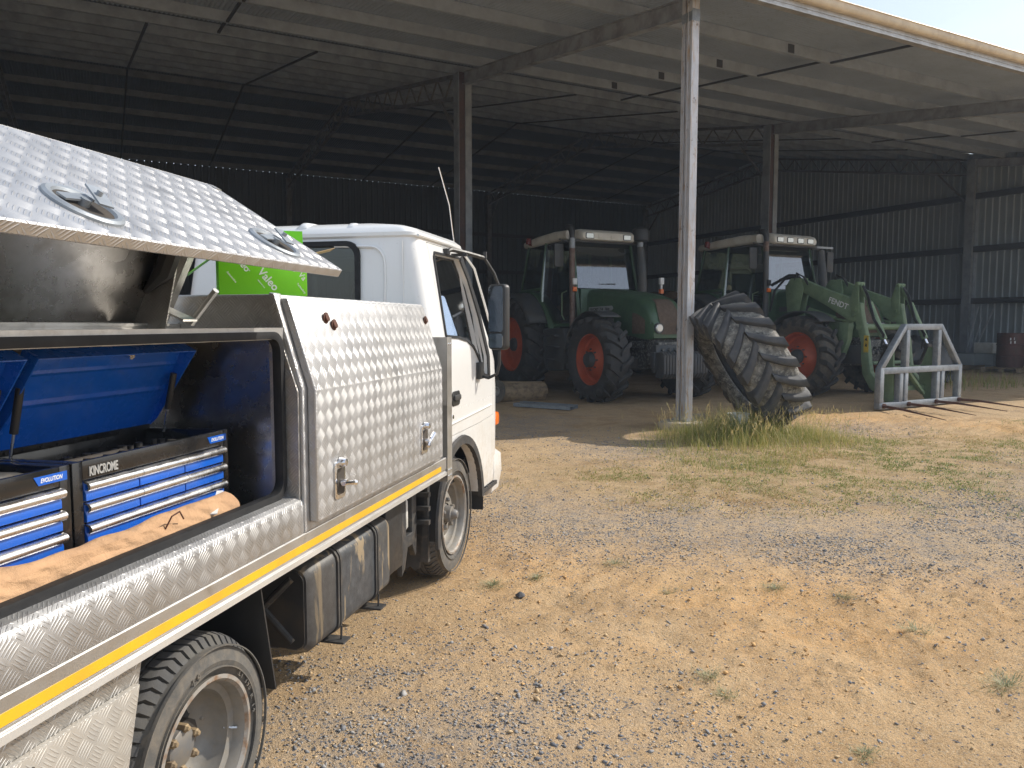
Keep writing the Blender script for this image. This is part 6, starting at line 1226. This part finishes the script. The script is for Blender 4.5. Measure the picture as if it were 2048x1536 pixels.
# ---- big worn tractor tyre leaning against the post
big = thing('tyre_casing', 'huge worn muddy tractor tyre leaning against the front post', 'tyre', (7.55, 7.35, 0))
lean = R(31); ah = R(-1); rtv = Vector((math.sin(YAW), -math.cos(YAW), 0)); fwv = Vector((math.cos(YAW), math.sin(YAW), 0))
tdir = (-rtv * math.cos(ah) - fwv * math.sin(ah)).normalized(); BR, BW = .935, .67
axis = (tdir * math.cos(lean) - Vector((0, 0, 1)) * math.sin(lean)).normalized(); u_ = (Vector((0, 0, 1)) * math.cos(lean) + tdir * math.sin(lean)).normalized(); s_ = u_.cross(axis) * -1
Mrot = Matrix((s_, axis, s_.cross(axis))).transposed()
cz = BR * math.cos(lean) + BW / 2 * math.sin(lean) - .09
big.matrix_world = Matrix.Translation((7.50, 7.44, cz)) @ Mrot.to_4x4()
def bigtyre():
    Rc = BR - .062; h = BW / 2; rr = .52; m = MB()
    def RA(t): return Rc - .045 * t ** 2.2 - .05 * max(0, t - .8) / .2
    o_ = [(rr, -h * .62), (rr + .02, -h * .80), (rr + .14, -h * .99), (rr + .24, -h * 1.0), (RA(1) - .01, -h * .97)] + [(RA(abs(t)), t * h) for t in np.linspace(-.92, .92, 11)]
    o_ += [(RA(1) - .01, h * .97), (rr + .24, h), (rr + .14, h * .99), (rr + .02, h * .80), (rr, h * .62)]; o_ += [(rr + .03, h * .55), (rr + .12, h * .78), (Rc - .12, h * .82), (Rc - .05, 0), (Rc - .12, -h * .82), (rr + .12, -h * .78), (rr + .03, -h * .55)]
    m.lathe(o_, (0, 0, 0), 'y', 96, closed=True)
    mb = build('carcass', m, ['mudcarc'], big, angle=50); m = MB(); m.lathe([(rr + .004, h * .50), (rr + .09, h * .76), (Rc - .122, h * .80), (Rc - .052, 0), (Rc - .122, -h * .80), (rr + .09, -h * .76), (rr + .004, -h * .50)], (0, 0, 0), 'y', 72); build('inner_liner', m, 'inner', big, angle=50, fix=False)
    NL = 19
    for side in (-1, 1):
        for k in range(NL):
            a0 = 2 * PI * (k + (.5 if side > 0 else 0)) / NL; sec = []; jit = rng.normal(0, .006)
            for t in (-.05, .12, .35, .6, .82, .98, 1.03):
                ang = a0 + (t * .95 * (h) / BR * 1.25) * (1 - .25 * t); rl = RA(min(1, abs(t))) - .012; top = BR - .02 * t ** 2 - (.05 if t > 1 else 0) + jit; ww = .128 * (.82 + .3 * t); hh_ = h * t * side
                if t > 1: rl -= .10; top -= .02
                sec.append([(rl, ang - ww / BR * .62), (top - .008, ang - ww / BR * .46), (top, ang - ww / BR * .34), (top, ang + ww / BR * .34), (top - .008, ang + ww / BR * .46), (rl, ang + ww / BR * .62), hh_])
            vs = [(r * math.cos(a), s[6], r * math.sin(a)) for s in sec for r, a in s[:6]]; n = len(sec)
            m = MB(); m.add(vs, [(i * 6 + j, i * 6 + j + 1, i * 6 + j + 7, i * 6 + j + 6) for i in range(n - 1) for j in range(5)] + [(0, 5, 4, 3, 2, 1), tuple(range(6 * n - 6, 6 * n))])
            build('lug', m, 'lug', big, angle=50)
bigtyre()

# ---- small things about the yard and in the shed
o = thing('bucket', 'white plastic bucket half hidden in the grass under the leaning tyre', 'bucket', (7.05, 7.12, 0)); m = MB(); m.lathe([(.115, 0), (.14, .26), (.146, .265), (.146, .28), (.136, .28), (.132, .25), (.108, .02), (0, .02)], (0, 0, 0), 'z', 28); build('pail', m, 'bucket', o, angle=40); m = MB(); m.tube([(.145 * math.cos(a), .145 * math.sin(a), .262 - .09 * max(0, math.sin(a))) for a in np.linspace(0, PI, 14)], .004, 6); build('bail_handle', m, 'satin', o)
m = MB(); m.box(-.20, .20, -.09, .09, 0, .15); o = build('concrete_block', m, 'concrete', bevel=.008, loc=(7.22, 8.18, 0)); o.rotation_euler = (0, 0, R(-25)); tag(o, 'pale concrete block lying just right of the post foot', 'block')
for i, (x, y, rz, L_, r, lb) in enumerate(((6.75, 12.25, -8, .95, .17, 'thick pale split log nearest the tractor rear wheel'), (6.30, 12.75, 14, 1.3, .15, 'darker log lying behind the thick split log'))):
    m = MB(); m.loft([[(xx, r * (1 + .12 * math.sin(3 * a + i)) * math.cos(a), r * .95 * (1 + .1 * math.cos(4 * a)) * math.sin(a)) for a in np.linspace(0, 2 * PI, 14, endpoint=False)] for xx in np.linspace(-L_ / 2, L_ / 2, 6)]); o = build('log', m, 'log', bevel=.015, angle=50, loc=(x, y, r * .93)); o.rotation_euler = (0, 0, R(rz)); tag(o, lb, 'log', 'logs by the tractor')
m = MB(); m.loft([[(xx, .01 * math.sin(9 * xx) + yy, zz) for yy, zz in ((-.07, 0), (.07, 0), (.07, .022), (-.07, .022))] for xx in np.linspace(-.9, .9, 8)]); o = build('board', m, 'wood', loc=(6.35, 12.45, .335)); o.rotation_euler = (R(3), R(1.5), R(-14)); tag(o, 'thin weathered board resting on top of the logs', 'board')
m = MB(); m.lathe([(.09, -.07), (.14, -.09), (.205, -.08), (.215, 0), (.205, .08), (.14, .09), (.09, .07)], (0, 0, 0), 'y', 36, closed=True)
o = thing('small_wheel', 'small grey wheel standing against the logs beside the truck', 'wheel', (6.13, 12.12, 0), R(12)); m.tf = lambda v: (v[0], v[1], v[2] + .213); build('tyre', m, 'ttyre_dirty', o); m = MB(); m.lathe([(.095, -.06), (.07, -.065), (.05, -.03), (.0, -.03)], (0, 0, .213), 'y', 24); build('rim', m, 'rim', o)
for i, (p, q, lb) in enumerate((((6.20, 11.45), (6.73, 10.50), 'bent edged galvanised channel lying on the gravel, nearer the truck'), ((6.42, 11.62), (6.92, 10.66), 'galvanised channel lying alongside, farther from the truck'))):
    v = Vector((q[0] - p[0], q[1] - p[1], 0)); L_ = v.length; m = MB(); m.box(0, L_, -.06, .06, 0, .006); m.box(0, L_, -.06, -.054, .006, .06); m.box(0, L_, .054, .06, .006, .06); m.box(0, L_, -.054, -.03, .054, .06); m.box(0, L_, .03, .054, .054, .06)
    o = build('steel_channel', m, 'galv', loc=(p[0], p[1], .004 + .0 * i), smooth=False); o.rotation_euler = (PI if i == 0 else 0, 0, math.atan2(v.y, v.x)); o.location.z = .066 if i == 0 else .004; tag(o, lb, 'steel channel', 'steel channels on the gravel')
m = MB(); ic = [(0, 0, .035), (.03, 0, .012), (.01, .028, .010), (-.026, .018, .012), (-.022, -.02, .008), (.014, -.026, .012), (0, 0, -.01)]; m.add(ic, [(0, 1, 2), (0, 2, 3), (0, 3, 4), (0, 4, 5), (0, 5, 1), (6, 2, 1), (6, 3, 2), (6, 4, 3), (6, 5, 4), (6, 1, 5)]); o = build('rock', m, 'rock', bevel=.004, loc=(1.85, 3.36, gz(1.85, 3.36) + .006)); tag(o, 'single dark stone on bare dirt right of the truck front wheel', 'stone')
# at the end wall: drum on a pallet, planks, crate, pipes
o = thing('oil_drum', 'dark red steel drum with white stencilled marks standing on a pallet', 'drum', (23.3, 12.85, .15)); m = MB(); m.lathe([(0, .86), (.27, .86), (.285, .88), (.29, .87), (.285, .60), (.295, .59), (.295, .57), (.285, .56), (.285, .32), (.295, .31), (.295, .29), (.285, .28), (.285, .0), (0, 0)], (0, 0, 0), 'z', 32); m.v = [(a * 1.25, b * 1.25, c * 1.12) for a, b, c in m.v]; dr_ = build('drum_body', m, 'drum', o, angle=40)
for dx, dz, w_ in ((-.10, .78, .08), (.01, .79, .04), (-.09, .68, .07), (.02, .69, .09)):
    an = R(218) + dx * 2.4; m = MB(); m.add([(.364 * math.cos(an + k * w_), .364 * math.sin(an + k * w_), dz + j * .07) for k in (0, 1) for j in (0, 1)], [(0, 1, 3, 2)]); build('stencil', m, 'sticker', dr_, fix=False)
def pallet(loc, rz, lb):
    o = thing('pallet', lb, 'pallet', loc, R(rz), 'pallets along the end wall')
    for k in range(6): m = MB(); m.box(-.6, .6, -.5 + k * .18, -.40 + k * .18 + .02, .115, .138); build('board', m, 'wood', o)
    for y in (-.45, 0, .45): m = MB(); m.box(-.6, .6, y - .04, y + .04, .02, .115); build('bearer', m, 'wood', o)
    return o
pallet((23.3, 12.9, 0), 10, 'timber pallet carrying the dark red drum'); pallet((23.6, 14.6, 0), -4, 'empty timber pallet at the foot of the wall column')
m = MB(); m.box(-.5, .5, -.6, .6, 0, .35); o = build('stacked_sheets', m, 'wall', bevel=.02, loc=(23.8, 14.5, .142)); tag(o, 'low dark stack of sheets on the empty pallet', 'stack')
m = MB(); m.box(-.20, .20, -.30, .30, 0, .32); o = build('crate', m, 'bucket', bevel=.03, loc=(24.1, 14.0, .50)); tag(o, 'pale plastic crate on the sheet stack beside the drum', 'crate')
for i, (a_, b_, lb) in enumerate((((24.35, 14.80, .5), (24.62, 14.62, 1.95), 'bright thin pipe leaning left of the other two'), ((24.40, 14.66, .5), (24.70, 14.55, 1.6), 'middle one of three pipes leaning on the end wall'), ((24.40, 14.60, .5), (24.70, 14.20, 1.85), 'duller pipe leaning farthest right on the end wall'))):
    m = MB(); m.tube([a_, b_], .022, 8); o = build('pipe', m, 'galv'); tag(o, lb, 'pipe', 'pipes leaning on the end wall')
m = MB(); m.bar((22.9, 12.15, .15), (24.3, 12.25, 1.25), .26, .05); o = build('plank', m, 'wood'); tag(o, 'wide weathered plank leaning beside the drum', 'plank')
m = MB(); m.tube([(24.5, 14.1, 2.15), (24.3, 13.0, 2.05), (23.9, 12.6, 1.75)], .05, 8); o = build('belt', m, 'black'); tag(o, 'drooping black hose hooked over the girt above the crate', 'hose')
def lump(name, loc, sx, sy, sz, mat, seed, label, cat, parts=14, group=None):
    m = MB(); rows = []
    for i in range(9):
        ph_ = PI * .5 * i / 8; rows.append([(sx * math.cos(ph_) * (1 + .12 * math.sin(3 * a + seed + i)) * math.cos(a), sy * math.cos(ph_) * (1 + .12 * math.cos(2 * a + seed)) * math.sin(a), sz * math.sin(ph_) * (1 + .10 * math.sin(5 * a + seed * 2 + i))) for a in np.linspace(0, 2 * PI, 24, endpoint=False)])
    m.loft(rows); o = build(name, m, mat, angle=70, loc=loc); tag(o, label, cat, group); return o
# rolled hay and an old implement behind the first tractor
for i, (x, y, z, lb) in enumerate(((15.2, 19.3, .62, 'rust brown round hay bale at ground level left in the stack'), (16.7, 19.6, .62, 'rust brown round hay bale at ground level right in the stack'), (15.9, 19.5, 1.80, 'rust brown round hay bale on top of the stack'))):
    m = MB(); m.lathe([(0, -.62), (.5, -.62), (.60, -.58), (.64, -.4), (.62, 0), (.64, .4), (.60, .58), (.5, .62), (0, .62)], (0, 0, 0), 'x', 28); m.v = [(a, b * (1 + .03 * math.sin(9 * a)), c) for a, b, c in m.v]; o = build('hay_bale', m, 'hay', angle=50, loc=(x, y, z)); o.rotation_euler = (0, 0, R(70 + i * 9)); tag(o, lb, 'hay bale', 'hay bales behind the tractors')
o = thing('trailer', 'low dark farm trailer with a galvanised side rail behind the two tractors', 'trailer', (14.3, 17.2, 0)); m = MB(); m.box(-1.9, 1.9, -.9, .9, .75, .92); build('deck', m, 'wood', o); m = MB(); m.box(-1.9, 1.9, -.95, -.90, 1.5, 1.62)
for x in (-1.85, -.6, .6, 1.85): m.box(x - .03, x + .03, -.94, -.90, .92, 1.5)
build('side_rail', m, 'galv', o, smooth=False)
for s in (-1, 1):
    for x in (-.5, .5): m = MB(); m.lathe([(.18, -.10), (.36, -.12), (.40, -.06), (.40, .06), (.36, .12), (.18, .10)], (x, s * .80, .39), 'y', 26, closed=True); wh_ = build('wheel', m, 'ttyre', o); m = MB(); m.lathe([(0, -.04 * s), (.19, -.02 * s)], (x, s * .80, .39), 'y', 20); build('rim', m, 'rim', wh_)
# shape behind the fork: a covered quad-like machine, dim in the shade
o = lump('covered_machine', (17.3, 11.8, .45), .8, .8, .62, 'tgrey', 2.0, 'dim dusty covered machine standing in the shade behind the hay fork', 'machine')
for x in (-.5, .5):
    for y in (-.5, .5): m = MB(); m.lathe([(.12, y - .1), (.28, y - .12), (.30, y), (.28, y + .12), (.12, y + .1)], (x, 0, -.16), 'y', 20, closed=True); build('wheel', m, 'ttyre', o)

# ---------------------------------------------------------------- bluish haze volume added to imitate a lens veil
m = MB(); m.box(-45, 60, -12, 45, -2.0, 11.0); hz_ = build('haze', m, 'sticker', None, smooth=False); hz_.data.materials.clear()
hm = bpy.data.materials.new('veil_haze'); hm.use_nodes = True; hn = hm.node_tree; hn.nodes.remove(hn.nodes['Principled BSDF']); pv = hn.nodes.new('ShaderNodeVolumePrincipled')
pv.inputs['Color'].default_value = (0.72, 0.84, 1.0, 1); pv.inputs['Density'].default_value = 0.0020; pv.inputs['Anisotropy'].default_value = 0.0
hn.links.new(pv.outputs[0], hn.nodes['Material Output'].inputs['Volume']); hz_.data.materials.append(hm)
tag(hz_, 'thin bluish haze added over the yard and shed as a lens veil', None, kind='stuff')
